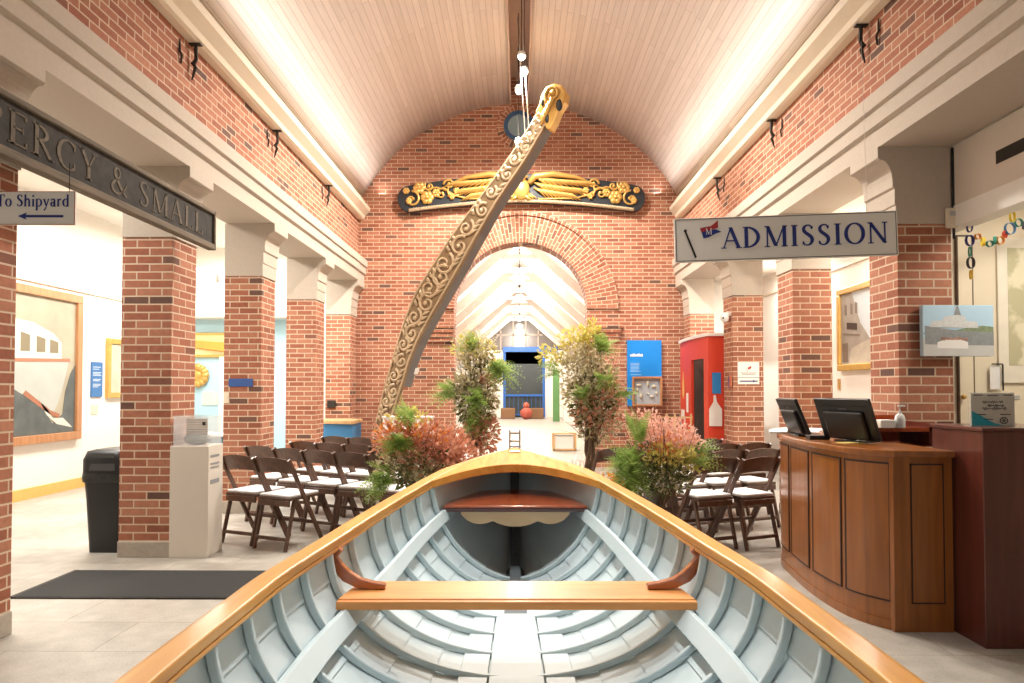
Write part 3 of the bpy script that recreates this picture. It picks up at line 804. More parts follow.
RCH = [
 (1.76, 5.98, 'brown folding chair nearest the boat on the right, showing its whole back'),
 (2.15, 6.05, 'brown folding chair half covered by the left end of the reception desk'),
 (1.72, 6.62, 'brown folding chair just behind the nearest right chair, beside the green ferns'),
 (2.10, 6.78, 'brown folding chair in the middle of the second right row'),
 (2.48, 6.90, 'brown folding chair of the second right row cut off by the desk'),
 (1.36, 6.45, 'brown folding chair behind the pink and green flowers on the right'),
 (1.02, 6.95, 'brown folding chair at the aisle end of the second right row'),
 (2.26, 7.50, 'brown folding chair in the third right row before the red kiosk'),
 (2.64, 7.62, 'brown folding chair in the third right row before the white notice'),
 (1.88, 7.38, 'brown folding chair in the third right row behind the flowers'),
 (1.50, 7.26, 'brown folding chair near the aisle in the third right row'),
 (2.28, 8.20, 'brown folding chair of the back right row below the kiosk doorway'),
 (1.92, 8.08, 'brown folding chair in the back right row under the wooden rack'),
 (1.56, 7.98, 'brown folding chair at the aisle end of the back right row')]
for x, y, lb in RCH: dup(ch0, (x - .12, y + .14, 0), R(23 + rnd.uniform(-2, 2)), lb, GR2)

# ------------------------------------------------------------------ carved timber leaning across the nave
PHI = R(25); P0 = Vector((-.6, 10.3, 0)); U = Vector((math.cos(PHI), -math.sin(PHI), 0)); NV = Vector((math.sin(PHI), math.cos(PHI), 0))
def tp(u, z, d=0): return tuple(P0 + U * u + NV * d + Vector((0, 0, z)))
LE = [(1.013, 5.649), (0.944, 5.42), (0.723, 5.12), (0.417, 4.757), (0.008, 4.31), (-0.475, 3.798), (-0.92, 3.247), (-1.156, 2.938), (-1.368, 2.507), (-1.531, 2.073), (-1.716, 1.529), (-1.854, 1.084), (-1.993, 0.535), (-2.08, .0)]
RE = [(1.246, 5.478), (1.088, 5.24), (0.934, 5.011), (0.723, 4.714), (0.317, 4.228), (-0.045, 3.712), (-0.351, 3.251), (-0.645, 2.824), (-1.001, 2.311), (-1.244, 1.876), (-1.419, 1.4), (-1.554, 1.047), (-1.686, 0.545), (-1.77, 0.0)]
car = thing('carved_ship_timber', 'tall curved ship timber with carved scrollwork face, gilded head and grey side', 'ship carving', (P0.x, P0.y, 0))
def rel(mb):
    mb.v = [(x - P0.x, y - P0.y, z) for x, y, z in mb.v]; return mb
n = 60; rows = []
for i in range(n + 1):
    t = i / n * (len(LE) - 1); l = cat(LE, t); r_ = cat(RE, t)
    rows.append([tp(*l, 0), tp(*r_, 0), tp(*r_, .06), tp(*l, .06)])
obj('carved_face', rel(MB().loft(rows)), M['carve'], car)
rows = []
for i in range(2, n + 1):
    t = i / n * (len(LE) - 1); l = cat(LE, t); r_ = cat(RE, t)
    e = .012 if i % 1 == 0 else 0
    if i / n > .78: continue
    rows.append([tp(l[0] + .02, l[1], .06), tp(r_[0] - e, r_[1], .05), tp(r_[0] - e, r_[1], .29), tp(l[0] + .02, l[1], .29)])
obj('grey_backing', rel(MB().loft(rows)), M['grey'], car)['label'] = 'plain grey side of the timber'
# scrollwork in relief
sc = MB(); rr = random.Random(3)
def spiral(mb, c, r0, turns, a0, sgn, thick, pf, n=26):
    pts = []; rad = []
    for i in range(n):
        q = i / (n - 1); r_ = r0 * (1 - .85 * q); a = a0 + sgn * turns * 2 * PI * q
        pts.append(pf(c[0] + r_ * math.cos(a), c[1] + r_ * math.sin(a))); rad.append(thick * (1 - .45 * q))
    mb.tube(pts, rad, 6); mb.blob(pts[-1], thick * 1.5, 6, 4)
K = 24
for i in range(K):
    t = .9 + i / K * (len(LE) - 2.2); l = Vector(cat(LE, t)); r_ = Vector(cat(RE, t)); c = (l + r_) / 2; wd = (r_ - l).length
    d = (Vector(cat(LE, t + .3)) + Vector(cat(RE, t + .3))) / 2 - c; d.normalize(); sg = 1 if i % 2 else -1
    off = (r_ - l).normalized() * wd * .10 * sg
    spiral(sc, c + off, wd * .34, 1.35, math.atan2(-d.y, -d.x), sg, .026, lambda u, v: tp(u, v, -.012))
    for k in range(3):
        a = c - off * 2.0 + d * (k - 1) * .09; b_ = a + (r_ - l).normalized() * (-sg) * wd * .18 + d * -.10
        sc.tube([tp(a.x, a.y, -.008), tp((a.x + b_.x) / 2, (a.y + b_.y) / 2, -.03), tp(b_.x, b_.y, -.002)], [.02, .026, .006], 6)
for E, s_ in ((LE, 1), (RE, -1)):
    pts = []
    for i in range(0, 61):
        t = .9 + i / 60 * (len(LE) - 2.2); l = Vector(cat(LE, t)); r_ = Vector(cat(RE, t)); q = l + (r_ - l) * (.06 if s_ > 0 else .94); pts.append(tp(q.x, q.y, -.008))
    sc.tube(pts, .016, 6)
obj('scroll_relief', rel(sc), M['carvetan'], car, smooth=50)['label'] = 'pale carved scroll relief'
hd = MB(); rows = []
out = [(1.02, 5.66), (1.10, 5.77), (1.22, 5.80), (1.34, 5.75), (1.40, 5.64), (1.385, 5.50), (1.30, 5.40), (1.24, 5.27), (1.16, 5.13), (1.10, 5.16), (1.06, 5.25), (.96, 5.31), (.93, 5.44), (.98, 5.52)]
hd.prism(out, lambda u, v, d: tp(u, v, d), -.03, .16)
hh = obj('gilded_head', rel(hd), M['gold'], car, bevel=.02)
hk = MB()
for (u_, z_, a_, b_) in ((1.31, 5.46, .05, .09), (1.12, 5.30, .03, .07), (1.05, 5.55, .025, .06)): hk.blob(tuple(Vector(tp(u_, z_, -.035)) - Vector((P0.x, P0.y, 0))), (a_, .02, b_), 8, 5)
obj('black_recess', hk, M['navy'], hh, smooth=True)
hs = MB(); spiral(hs, (1.21, 5.64), .13, 1.5, R(-120), -1, .03, lambda u, v: tp(u, v, -.045))
for a in range(5): hs.tube([tp(1.03 + a * .03, 5.22 + a * .06, -.03), tp(1.09 + a * .03, 5.34 + a * .05, -.07), tp(1.05 + a * .03, 5.42 + a * .05, -.03)], [.02, .035, .01], 7)
obj('scroll_relief', rel(hs), M['gold'], hh, smooth=True)
obj('label_card', rel(MB().prism([(-1.20, 1.62), (-1.10, 1.62), (-1.10, 1.72), (-1.20, 1.72)], lambda u, v, d: tuple(P0 + U * (u + .085 + d * 0) + NV * (.13 + (u + 1.15)) + Vector((0, 0, v))) if False else tp(-1.275 + .022 + (v - 1.62) * .32 + (.012 if d > .5 else 0), v, .10 + (u + 1.20) * 1.0), 0, 1)), M['white'], car)
# cables that hold it
def cable(a, b_, lab):
    return tag(obj('suspension_cable', MB().tube([a, b_], .007, 6), M['wire'], smooth=True), lab, 'cable', 'white cables hanging from the vault slot')
topc = tp(.78, 4.96, .12)
cable((-.03, 10.0, 6.9), (topc[0] - .06, topc[1], topc[2]), 'left one of two white cables from vault slot to the carved timber')
cable((.03, 10.0, 6.9), (topc[0] + .0, topc[1] + .05, topc[2] + .05), 'right one of two white cables from vault slot to the carved timber')

# ------------------------------------------------------------------ eagle trailboard on the far wall
eb = thing('eagle_board', 'black carved board with gilded spread eagle and scrolls on the brick end wall', 'carving', (0.03, YF, 4.90))
def ez(x): return .30 - .17 * (abs(x) / 2.2) ** 2      # upper edge
def eb_low(x): return -.05 - .16 * (abs(x) / 2.2) ** 1.7 + .0
up = []; lo_ = []
for k in range(41):
    x = -1.98 + 3.96 * k / 40
    u_ = .395 - .21 * (abs(x) / 1.98) ** 1.5; l_ = -.13 - .16 * (abs(x) / 1.98) ** 1.7
    if abs(x) < .16: u_ -= .04 * (1 - abs(x) / .16)
    up.append((x, u_)); lo_.append((x, l_))
capR = [(1.98 + .21 * math.sin(PI * k / 8), -.052 + .237 * math.cos(PI * k / 8)) for k in range(1, 8)]
poly = up + capR + lo_[::-1] + [(-x, z) for x, z in reversed(capR)]
obj('board', MB().prism(poly, lambda u, v, d: (u, d, v - .1), -.12, -.015), M['navy'], eb, bevel=.012)
ro = MB(); pts = [(x, -.125, z - .1 + .02) for x, z in lo_]
for q in range(3):
    pp = []
    for i in range(241):
        t = i / 240 * 40; k = min(39, int(t)); f = t - k
        x = lo_[k][0] * (1 - f) + lo_[k + 1][0] * f; z = lo_[k][1] * (1 - f) + lo_[k + 1][1] * f
        a = i * .75 + q * 2 * PI / 3; pp.append((x, -.135 + .02 * math.cos(a), z - .075 + .02 * math.sin(a)))
    ro.tube(pp, .014, 5)
obj('rope_border', ro, M['carvetan'], eb, smooth=True)
for sx in (-1, 1):
    wg = MB()
    for row, (n_, base_z, ln, dz, th) in enumerate(((11, .20, .50, -.05, .034), (11, .10, .46, -.04, .032), (10, .01, .40, -.03, .030))):
        for k in range(n_):
            q = k / (n_ - 1); x0 = .22 + q * (.74 - .12 * row); z0 = base_z - .10 * q + .02
            x1 = x0 + ln * (.55 + .3 * q); z1 = z0 - .12 - .05 * (1 - q) + dz * .3 + (.06 * q if row == 0 else 0)
            wg.tube([(sx * x0, -.14 - .012 * (2 - row), z0), (sx * (x0 + x1) / 2, -.165, (z0 + z1) / 2 + .03), (sx * x1, -.13, z1)], [.012, th, .008], 6)
    wg.tube([(sx * .14, -.16, .10), (sx * .24, -.18, .22), (sx * .55, -.17, .262), (sx * .95, -.15, .215), (sx * 1.22, -.14, .12)], [.05, .065, .055, .04, .015], 7)
    obj('wing', wg, M['gold'], eb, smooth=True)
    vine = MB()
    vine.tube([(sx * x, -.14, z) for x, z in ((.3, -.17), (.6, -.165), (.95, -.16), (1.15, -.11), (1.35, .0), (1.5, .04), (1.62, .02))], .016, 6)
    vine.tube([(sx * x, -.14, z) for x, z in ((1.12, .14), (1.28, .07), (1.3, -.05), (1.18, -.12), (1.05, -.07))], [.022, .022, .02, .018, .008], 6)
    for (cx, cz, r_, a0, sg) in ((1.93, -.17, .15, R(90), 1), (1.40, -.08, .13, R(200), -1), (1.27, .09, .10, R(0), 1), (1.62, .06, .09, R(40), -1)):
        spiral(vine, (cx, cz), r_, 1.2, a0, sg, .022, lambda u, v, s=sx: (s * u, -.145, v), 20)
    for (cx, cz, r_) in ((1.66, -.14, .12), (1.80, .03, .11), (1.50, -.06, .08), (1.98, -.20, .06), (2.03, -.02, .06), (1.14, -.02, .06), (1.22, -.13, .05)):
        for k in range(6):
            a = k * PI / 3; vine.blob((sx * (cx + .55 * r_ * math.cos(a)), -.14, cz + .55 * r_ * math.sin(a)), (r_ * .5, .03, r_ * .5), 7, 5)
        vine.blob((sx * cx, -.16, cz), r_ * .35, 7, 5)
    obj('scroll_vine', vine, M['gold'], eb, smooth=True)
bd = MB(); bd.blob((0, -.16, .0), (.15, .07, .20), 12, 8); bd.tube([(0, -.17, .12), (.03, -.19, .19), (.08, -.20, .22), (.125, -.19, .20)], [.06, .05, .036, .008], 8)
for sx in (-1, 1):
    bd.tube([(sx * .06, -.16, -.1), (sx * .12, -.17, -.17), (sx * .2, -.15, -.19)], [.04, .03, .012], 7)
    for k in range(5): bd.tube([(sx * (.02 + .03 * k), -.15, -.08), (sx * (.05 + .055 * k), -.17, -.2 + .008 * k)], [.022, .012], 6)
obj('eagle_body', bd, M['gold'], eb, smooth=True)
# ------------------------------------------------------------------ serif lettering built from strokes
TK, TN = .125, .05
def sp(*p): return ('p', p)
GLY = {
 'A': (.78, [('l', .06, 0, .37, 1, TN), ('l', .36, 1, .70, 0, TK), ('l', .17, .36, .56, .36, TN), ('f', .06, 0, .22), ('f', .70, 0, .26)]),
 'D': (.80, [('l', .15, 0, .15, 1, TK), ('e', .15, .5, .50, .475, -90, 90), ('f', .13, 0, .24), ('f', .13, 1, .24)]),
 'M': (1.0, [('l', .13, 0, .15, 1, TN), ('l', .15, 1, .49, .04, TK), ('l', .49, .04, .84, 1, TN), ('l', .85, 1, .85, 0, TK), ('f', .13, 0, .22), ('f', .85, 0, .26), ('f', .11, 1, .16), ('f', .89, 1, .16)]),
 'I': (.36, [('l', .18, 0, .18, 1, TK), ('f', .18, 0, .27), ('f', .18, 1, .27)]),
 'S': (.58, [sp((.47, .93, .03), (.46, .80, .045), (.40, .94, .05), (.28, .97, .055), (.15, .90, .09), (.12, .75, .115), (.20, .62, .12), (.34, .50, .125), (.44, .38, .12), (.46, .23, .11), (.38, .08, .08), (.25, .03, .05), (.14, .07, .05), (.09, .20, .045), (.09, .06, .03))]),
 'O': (.86, [('e', .43, .5, .355, .48, 0, 360)]),
 'N': (.86, [('l', .14, 0, .14, 1, TN), ('l', .12, 1, .72, .02, TK), ('l', .72, 0, .72, 1, TN), ('f', .14, 0, .22), ('f', .10, 1, .18), ('f', .72, 1, .22)]),
 'P': (.62, [('l', .15, 0, .15, 1, TK), ('e', .15, .73, .36, .25, -90, 90), ('f', .15, 0, .26), ('f', .12, 1, .2)]),
 'E': (.62, [('l', .15, 0, .15, 1, TK), ('l', .15, .975, .54, .975, TN), ('l', .15, .51, .46, .51, TN), ('l', .15, .025, .56, .025, TN), ('l', .54, 1, .54, .83, TN), ('l', .56, 0, .56, .18, TN), ('l', .46, .6, .46, .42, TN), ('f', .11, 0, .18), ('f', .11, 1, .18)]),
 'R': (.72, [('l', .15, 0, .15, 1, TK), ('e', .15, .745, .34, .235, -90, 90), ('l', .30, .50, .64, .0, TK), ('f', .15, 0, .26), ('f', .12, 1, .2), ('f', .66, 0, .14)]),
 'C': (.74, [('e', .42, .5, .36, .48, 50, 310), ('l', .645, .72, .66, .96, TN), ('l', .645, .28, .66, .1, TN)]),
 'Y': (.72, [('l', .08, 1, .36, .46, TK), ('l', .36, .46, .62, 1, TN), ('l', .36, .5, .36, 0, TK), ('f', .36, 0, .26), ('f', .08, 1, .22), ('f', .62, 1, .2)]),
 'L': (.60, [('l', .15, 0, .15, 1, TK), ('l', .15, .025, .54, .025, TN), ('l', .545, 0, .56, .22, TN), ('f', .13, 0, .24), ('f', .15, 1, .26)]),
 '&': (.84, [sp((.78, .50, .05), (.70, .30, .05), (.52, .10, .06), (.32, .02, .09), (.14, .10, .11), (.10, .28, .11), (.24, .46, .08), (.40, .62, .06), (.46, .80, .06), (.38, .96, .05), (.26, .92, .09), (.22, .76, .11), (.34, .52, .12), (.56, .22, .12), (.78, .02, .06))]),
 'T': (.72, [('l', .36, 0, .36, 1, TK), ('l', .04, .975, .68, .975, TN), ('l', .04, 1, .04, .8, TN), ('l', .68, 1, .68, .8, TN), ('f', .36, 0, .26)]),
 'o': (.56, [('e', .28, .32, .215, .31, 0, 360)]),
 'h': (.62, [('l', .13, 0, .13, 1, .1), sp((.13, .42, .04), (.24, .60, .07), (.38, .62, .09), (.46, .5, .1), (.47, .3, .1), (.47, 0, .1)), ('f', .13, 0, .2), ('f', .47, 0, .2), ('f', .10, 1, .12)]),
 'i': (.28, [('l', .14, 0, .14, .63, .1), ('f', .14, 0, .2), ('f', .11, .63, .12), ('e', .14, .88, .035, .035, 0, 360)]),
 'p': (.62, [('l', .13, -.33, .13, .63, .1), ('e', .28, .32, .235, .31, -140, 140), ('f', .13, -.33, .2), ('f', .10, .63, .12)]),
 'y': (.56, [('l', .08, .63, .28, .06, .1), ('l', .48, .63, .24, -.12, .05), sp((.28, .0, .05), (.20, -.2, .06), (.08, -.31, .08)), ('f', .08, .63, .18), ('f', .48, .63, .14)]),
 'a': (.52, [sp((.10, .5, .07), (.18, .61, .07), (.30, .62, .08), (.37, .52, .1), (.38, .3, .1), (.38, .05, .1), (.48, .02, .04)), ('e', .22, .19, .135, .18, 0, 360)]),
 'r': (.44, [('l', .13, 0, .13, .63, .1), sp((.13, .42, .04), (.22, .58, .07), (.36, .6, .09)), ('f', .13, 0, .2), ('f', .10, .63, .12)]),
 'd': (.62, [('l', .46, 0, .46, 1, .1), ('e', .29, .32, .215, .31, 30, 330), ('f', .43, 1, .12), ('f', .50, 0, .1)]),
 ' ': (.32, []),
}
def text_width(txt, h, gap=.04): return sum((GLY[c][0] + gap) * h for c in txt) - gap * h
def letters(mb, txt, place, h, gap=.04, thick=.004, sx=1.0, wt=1.0):
    """place(u, v, d) puts text units (metres along, up, out) into the scene"""
    x = 0
    for c in txt:
        wd, els = GLY[c]
        for e in els:
            def T(u, v): return (x + u * h * sx, v * h)
            if e[0] == 'l':
                _, xa, ya, xb, yb, wt_s = e; wt_s *= wt
                d = Vector((xb - xa, yb - ya)).normalized(); hor = Vector((1, 0)) if abs(d.y) > .35 else Vector((0, 1))
                k = wt_s / 2
                q = [(xa - hor.x * k, ya - hor.y * k), (xa + hor.x * k, ya + hor.y * k), (xb + hor.x * k, yb + hor.y * k), (xb - hor.x * k, yb - hor.y * k)]
                mb.prism([T(*p) for p in q], place, 0, thick)
            elif e[0] == 'f':
                _, xa, ya, ln = e; s_ = .045
                y0_, y1_ = (ya, ya + s_) if ya < .5 and ya >= 0 else ((ya - s_, ya) if ya > .5 else (ya, ya + s_))
                mb.prism([T(xa - ln / 2, y0_), T(xa + ln / 2, y0_), T(xa + ln / 2, y1_), T(xa - ln / 2, y1_)], place, 0, thick)
            else:
                if e[0] == 'e':
                    _, cx, cy, rx, ry, a0, a1 = e; n_ = max(8, int(abs(a1 - a0) / 15)); P_ = []
                    for i in range(n_ + 1):
                        a = R(a0 + (a1 - a0) * i / n_); k = TN + (TK - TN) * abs(math.cos(a)) ** 1.3
                        if rx < .06: k = .07
                        elif rx < .3: k *= .85
                        P_.append((cx + rx * math.cos(a), cy + ry * math.sin(a), k))
                else:
                    src = e[1]; P_ = []
                    for i in range((len(src) - 1) * 4 + 1): P_.append(cat(src, i / 4))
                for i in range(len(P_) - 1):
                    p = []; 
                    for j in (i, i + 1):
                        a = P_[max(0, j - 1)]; b_ = P_[min(len(P_) - 1, j + 1)]
                        d = Vector((b_[0] - a[0], b_[1] - a[1]))
                        if d.length < 1e-6: d = Vector((1, 0))
                        d.normalize(); k = P_[j][2] / 2 * wt
                        p.append(((P_[j][0] - d.y * k, P_[j][1] + d.x * k), (P_[j][0] + d.y * k, P_[j][1] - d.x * k)))
                    mb.prism([T(*p[0][0]), T(*p[0][1]), T(*p[1][1]), T(*p[1][0])], place, 0, thick)
        x += (wd * sx + gap) * h
    return mb

# ------------------------------------------------------------------ hanging signs and the old name board
t = thing('admission_sign', 'white hanging ADMISSION sign with blue serif letters and a small red and blue flag', 'sign', (1.635, 4.2, 2.33), R(-3))
t.rotation_euler = (0, R(-1.3), R(-3))
obj('board', MB().box(-.672, .672, 0, .02, -.137, .137), M['signw'], t, bevel=.003)
mb = MB()
for z in (-.131, .127): mb.box(-.664, .664, -.002, .001, z, z + .004)
for x in (-.664, .660): mb.box(x, x + .004, -.002, .001, -.131, .131)
obj('border', mb, plain('sign_line', (.10, .07, .07), .5), t)
L_ = MB(); letters(L_, 'ADMISSION', lambda u, v, d: (u - .382, -.001 - d, v - .060), .130, .10, .003, 1.11, 1.2)
obj('lettering', L_, M['signb'], t)
fp = MB(); fp.tube([(-.605, -.004, .055), (-.545, -.004, -.11)], .006, 6); fp.blob((-.605, -.004, .058), .010, 6, 4); obj('flag_pole', fp, M['black'], t)
f1 = MB()
def ribbon(mb, top, bot, d0=.001, d1=.004):
    mb.prism(list(top) + list(reversed(bot)), lambda u, v, d: (u, -d, v), d0, d1)
ribbon(f1, [(-.515, .072), (-.48, .078), (-.45, .082), (-.425, .10), (-.405, .118)], [(-.505, .045), (-.475, .055), (-.45, .06), (-.425, .065), (-.405, .072)])
obj('flag_cloth', f1, M['signred'], t)
f2 = MB(); ribbon(f2, [(-.505, .045), (-.475, .055), (-.45, .06), (-.42, .062), (-.385, .045)], [(-.495, .008), (-.47, .012), (-.45, .02), (-.43, .030), (-.41, .038)])
obj('flag_cloth', f2, M['signb'], t)
f3 = MB(); letters(f3, 'M', lambda u, v, d: (u - .482, -.004 - d, v + .030), .04, .02, .002); obj('flag_letter', f3, M['white'], t)
for x in (-.5, .5): obj('hanging_wire', MB().tube([(x, .01, .13), (x, .01, 1.2 if x > 0 else 2.2)], .0009, 4), M['wire'], t)

t = thing('shipyard_sign', 'small white sign reading To Shipyard with a blue arrow pointing left', 'sign', (-2.545, 3.5, 2.335), R(1))
obj('board', MB().box(-.235, .235, 0, .012, -.088, .088), M['signw'], t, bevel=.002)
mb = MB()
for z in (-.087, .084): mb.box(-.234, .234, -.002, .0, z, z + .003)
for x in (-.234, .231): mb.box(x, x + .003, -.002, .0, -.087, .087)
obj('border', mb, M['knee'], t)
L_ = MB(); letters(L_, 'To Shipyard', lambda u, v, d: (u - .172, -.001 - d, v + .008), .062, .05, .002, .96, 1.3); obj('lettering', L_, M['signb'], t)
ar = MB()
ar.prism([(-.06, -.043), (-.015, -.025), (-.02, -.037), (.175, -.037), (.175, -.049), (-.02, -.049), (-.015, -.061)], lambda u, v, d: (u, -d, v), .001, .003)
obj('arrow', ar, M['signb'], t)
for x in (-.2, .2): obj('hanging_wire', MB().tube([(x, .005, .085), (x, .005, .24)], .002, 4), M['iron'], t)

t = thing('name_board', 'long weathered black board lettered PERCY & SMALL fixed along the left piers', 'sign board', (-2.66, 4.5, 2.755))
obj('board', MB().box(-.03, .02, -1.7, 1.34, -.158, .158), M['oldblack'], t, bevel=.004)
mb = MB()
for z0, z1 in ((-.168, -.120), (.135, .168)): mb.box(-.03, .040, -1.7, 1.34, z0, z1)
mb.box(-.03, .040, 1.315, 1.345, -.168, .168)
obj('moulding', mb, M['oldwood'], t, bevel=.006)
TXT = 'PERCY & SMALL'; hh_ = .175; wt_ = text_width(TXT, hh_, .12); sc_ = 2.345 / wt_
L_ = MB(); letters(L_, TXT, lambda u, v, d: (.020 + d, -1.215 + u * sc_, v - .082), hh_, .12, .004)
obj('lettering', L_, M['oldletter'], t)

# ------------------------------------------------------------------ iron brackets below the cornices
SIDEN = {-1: 'left', 1: 'right'}
BL = {-1: ['iron bracket under the left cornice nearest the picture top', 'iron bracket under the left cornice above the small blue plaque pier', 'iron bracket under the left cornice closest to the end wall'],
      1: ['iron bracket under the right cornice nearest the picture top', 'iron bracket under the right cornice, middle of three', 'iron bracket under the right cornice closest to the end wall']}
for sx, ys in ((-1, (5.85, 7.85, 10.0)), (1, (5.6, 7.6, 9.7))):
    for i, y in enumerate(ys):
        mb = MB(); X = XW
        t = thing('iron_bracket', BL[sx][i], 'bracket', (sx * X, y, 4.24), 0, 'iron brackets on the upper walls')
        obj('plate', MB().box(*sorted((-sx * .10, 0)), -.025, .025, .145, .155), M['iron'], t)
        mb.tube([(-sx * .05, 0, .15), (-sx * .055, 0, .02), (-sx * .03, 0, -.02), (-sx * .05, 0, -.05), (-sx * .02, 0, -.16)], [.016, .016, .022, .016, .006], 6); obj('hook', mb, M['iron'], t)
        mb = MB(); mb.tube([(-sx * .012, -.20, .10), (-sx * .012, -.20, .0), (-sx * .02, -.18, -.03), (-sx * .012, -.18, -.10)], [.006, .01, .01, .008], 5); obj('hook_shadow', mb, M['iron'], t)  # detached dark mark beside the hook: its wall shadow built as a strip

# ------------------------------------------------------------------ lamps in the ridge slot
def pendant(x, y, z, lab, e=1):
    t = thing('pendant_lamp', lab, 'lamp', (x, y, z), 0, 'lamps hanging from the ridge slot')
    obj('flex', MB().tube([(0, 0, .05), (0, 0, 6.9 - z)], .006, 6), M['iron'], t)
    obj('lamp_shade', MB().lathe([(.02, .07), (.05, .05), (.055, -.0), (.05, .0), (.045, .04), (.015, .06)], n=14), M['white'], t, smooth=40)
    obj('bulb', MB().blob((0, 0, -.01), .048, 12, 8), M['bulb'], t, smooth=True)
pendant(.03, 9.3, 5.97, 'glowing white lamp on a thin flex, upper of those above the oculus')
pendant(.07, 9.5, 5.85, 'glowing white lamp in the middle of the cluster above the oculus')
pendant(-.01, 9.9, 5.76, 'glowing white lamp lowest of the cluster above the oculus')
pendant(-.02, 10.9, 5.36, 'small bright lamp in front of the round blue window')

# ------------------------------------------------------------------ left aisle exhibits
def flat(mb, poly, X, d, s=1):           # polygon on a wall X = const, poly in (y, z)
    mb.prism(poly, lambda u, v, dd: (X + s * dd, u, v), 0, d); return mb
t = thing('boat_painting', 'large oak framed painting of a white wooden boat in dark waves', 'painting', (-XL, 8.8, 1.67))
def rl(mb, o): 
    c = o.location; mb.v = [(x - c.x, y - c.y, z - c.z) for x, y, z in mb.v]; return mb
y0, y1, z0, z1 = 7.4, 9.52, .69, 2.69
X = -XL
mb = MB(); mb.box(X, X + .03, y0 + .1, y1 - .1, z0 + .1, z1 - .1); obj('canvas', rl(mb, t), plain('painting_sky', (.38, .34, .25), .6, var=.25, scale=3), t)
mb = MB()
for a in ((y0, y1, z0, z0 + .11), (y0, y1, z1 - .11, z1), (y0, y0 + .11, z0 + .11, z1 - .11), (y1 - .11, y1, z0 + .11, z1 - .11)): mb.box(X, X + .07, *a)
obj('picture_frame', rl(mb, t), M['frame'], t, bevel=.008)
cv = [c for c in t.children if c.name.startswith('canvas')][0]
def paint(name, poly, mat, k): 
    poly = [(min(9.405, y - .14), z) for y, z in poly]
    mb = MB(); flat(mb, poly, X + .03 + .002 * k, .003); obj(name, rl(mb, t), mat, cv)
sea = plain('painting_sea', (.10, .11, .105), .6, var=.6, scale=5)
paint('painted_hull', [(7.7, 1.72), (9.42, 1.78), (9.25, 1.28), (9.05, .95), (7.7, 1.2)], plain('painting_hull', (.42, .44, .40), .6, var=.12, scale=4), 1)
paint('painted_sea', [(7.7, .80), (9.62, .80), (9.62, 1.72), (9.45, 1.60), (9.35, 1.35), (9.3, 1.05), (9.1, .93), (8.85, 1.22), (8.5, 1.34), (8.2, 1.48), (7.7, 1.62)], sea, 2)
paint('painted_foam', [(8.85, 1.24), (8.98, 1.05), (9.18, .92), (9.5, .86), (9.3, 1.0), (9.1, 1.0), (9.0, 1.12)], plain('painting_foam', (.62, .60, .52), .6, var=.2), 3)
paint('painted_waterline', [(8.55, 1.32), (9.05, 1.05), (9.22, 1.0), (9.24, 1.05), (9.05, 1.11), (8.6, 1.37)], plain('painting_red', (.35, .14, .08), .6), 3)
paint('painted_rail', [(7.7, 1.70), (9.43, 1.76), (9.43, 1.80), (7.7, 1.745)], plain('painting_rail', (.42, .17, .10), .6), 3)
paint('painted_cabin', [(8.0, 1.74), (9.26, 1.78), (9.26, 2.0), (9.1, 2.12), (8.7, 2.24), (8.2, 2.26), (8.0, 2.2)], plain('painting_cabin', (.58, .57, .50), .6), 2)
for k, y in enumerate((8.22, 8.50, 8.78, 9.03)): paint('painted_window', [(y, 1.86), (y + .16, 1.865), (y + .16, 2.10 - .03 * k), (y, 2.13 - .03 * k)], plain('painting_pane', (.22, .18, .11), .6), 3)

t = thing('small_picture', 'small gold framed picture half hidden behind the second left pier', 'picture', (-XL, 10.45, 1.7))
mb = MB(); mb.box(X, X + .03, 10.2, 10.75, 1.3, 2.1); obj('canvas', rl(mb, t), plain('harbour_view', (.55, .50, .38), .6, var=.3, scale=5), t)
mb = MB()
for a in ((10.15, 10.8, 1.25, 1.33), (10.15, 10.8, 2.07, 2.15), (10.15, 10.23, 1.33, 2.07), (10.72, 10.8, 1.33, 2.07)): mb.box(X, X + .05, *a)
obj('picture_frame', rl(mb, t), M['goldframe'], t, bevel=.006)
t = thing('blue_caption_panel', 'blue caption panel on the wall right of the large boat painting', 'panel', (-XL, 9.93, 1.52))
mb = MB(); mb.box(X, X + .02, 9.80, 10.06, 1.27, 1.78); obj('panel_board', rl(mb, t), plain('caption_blue', (.05, .16, .38), .5), t)
mb = MB()
for k, (a, wl) in enumerate(((1.70, .18), (1.67, .14), (1.62, .19), (1.60, .17), (1.58, .19), (1.52, .18), (1.50, .16), (1.45, .19), (1.43, .17), (1.41, .12))): mb.box(X + .02, X + .022, 9.83, 9.83 + wl, a, a + .010)
obj('print', rl(mb, t), plain('caption_print', (.55, .62, .70), .6), t)
tag(obj('peach_label', MB().box(X, X + .01, 9.82, 9.98, 1.02, 1.16), plain('peach_card', (.80, .62, .48), .6)), 'pale peach label card under the blue caption panel', 'label')

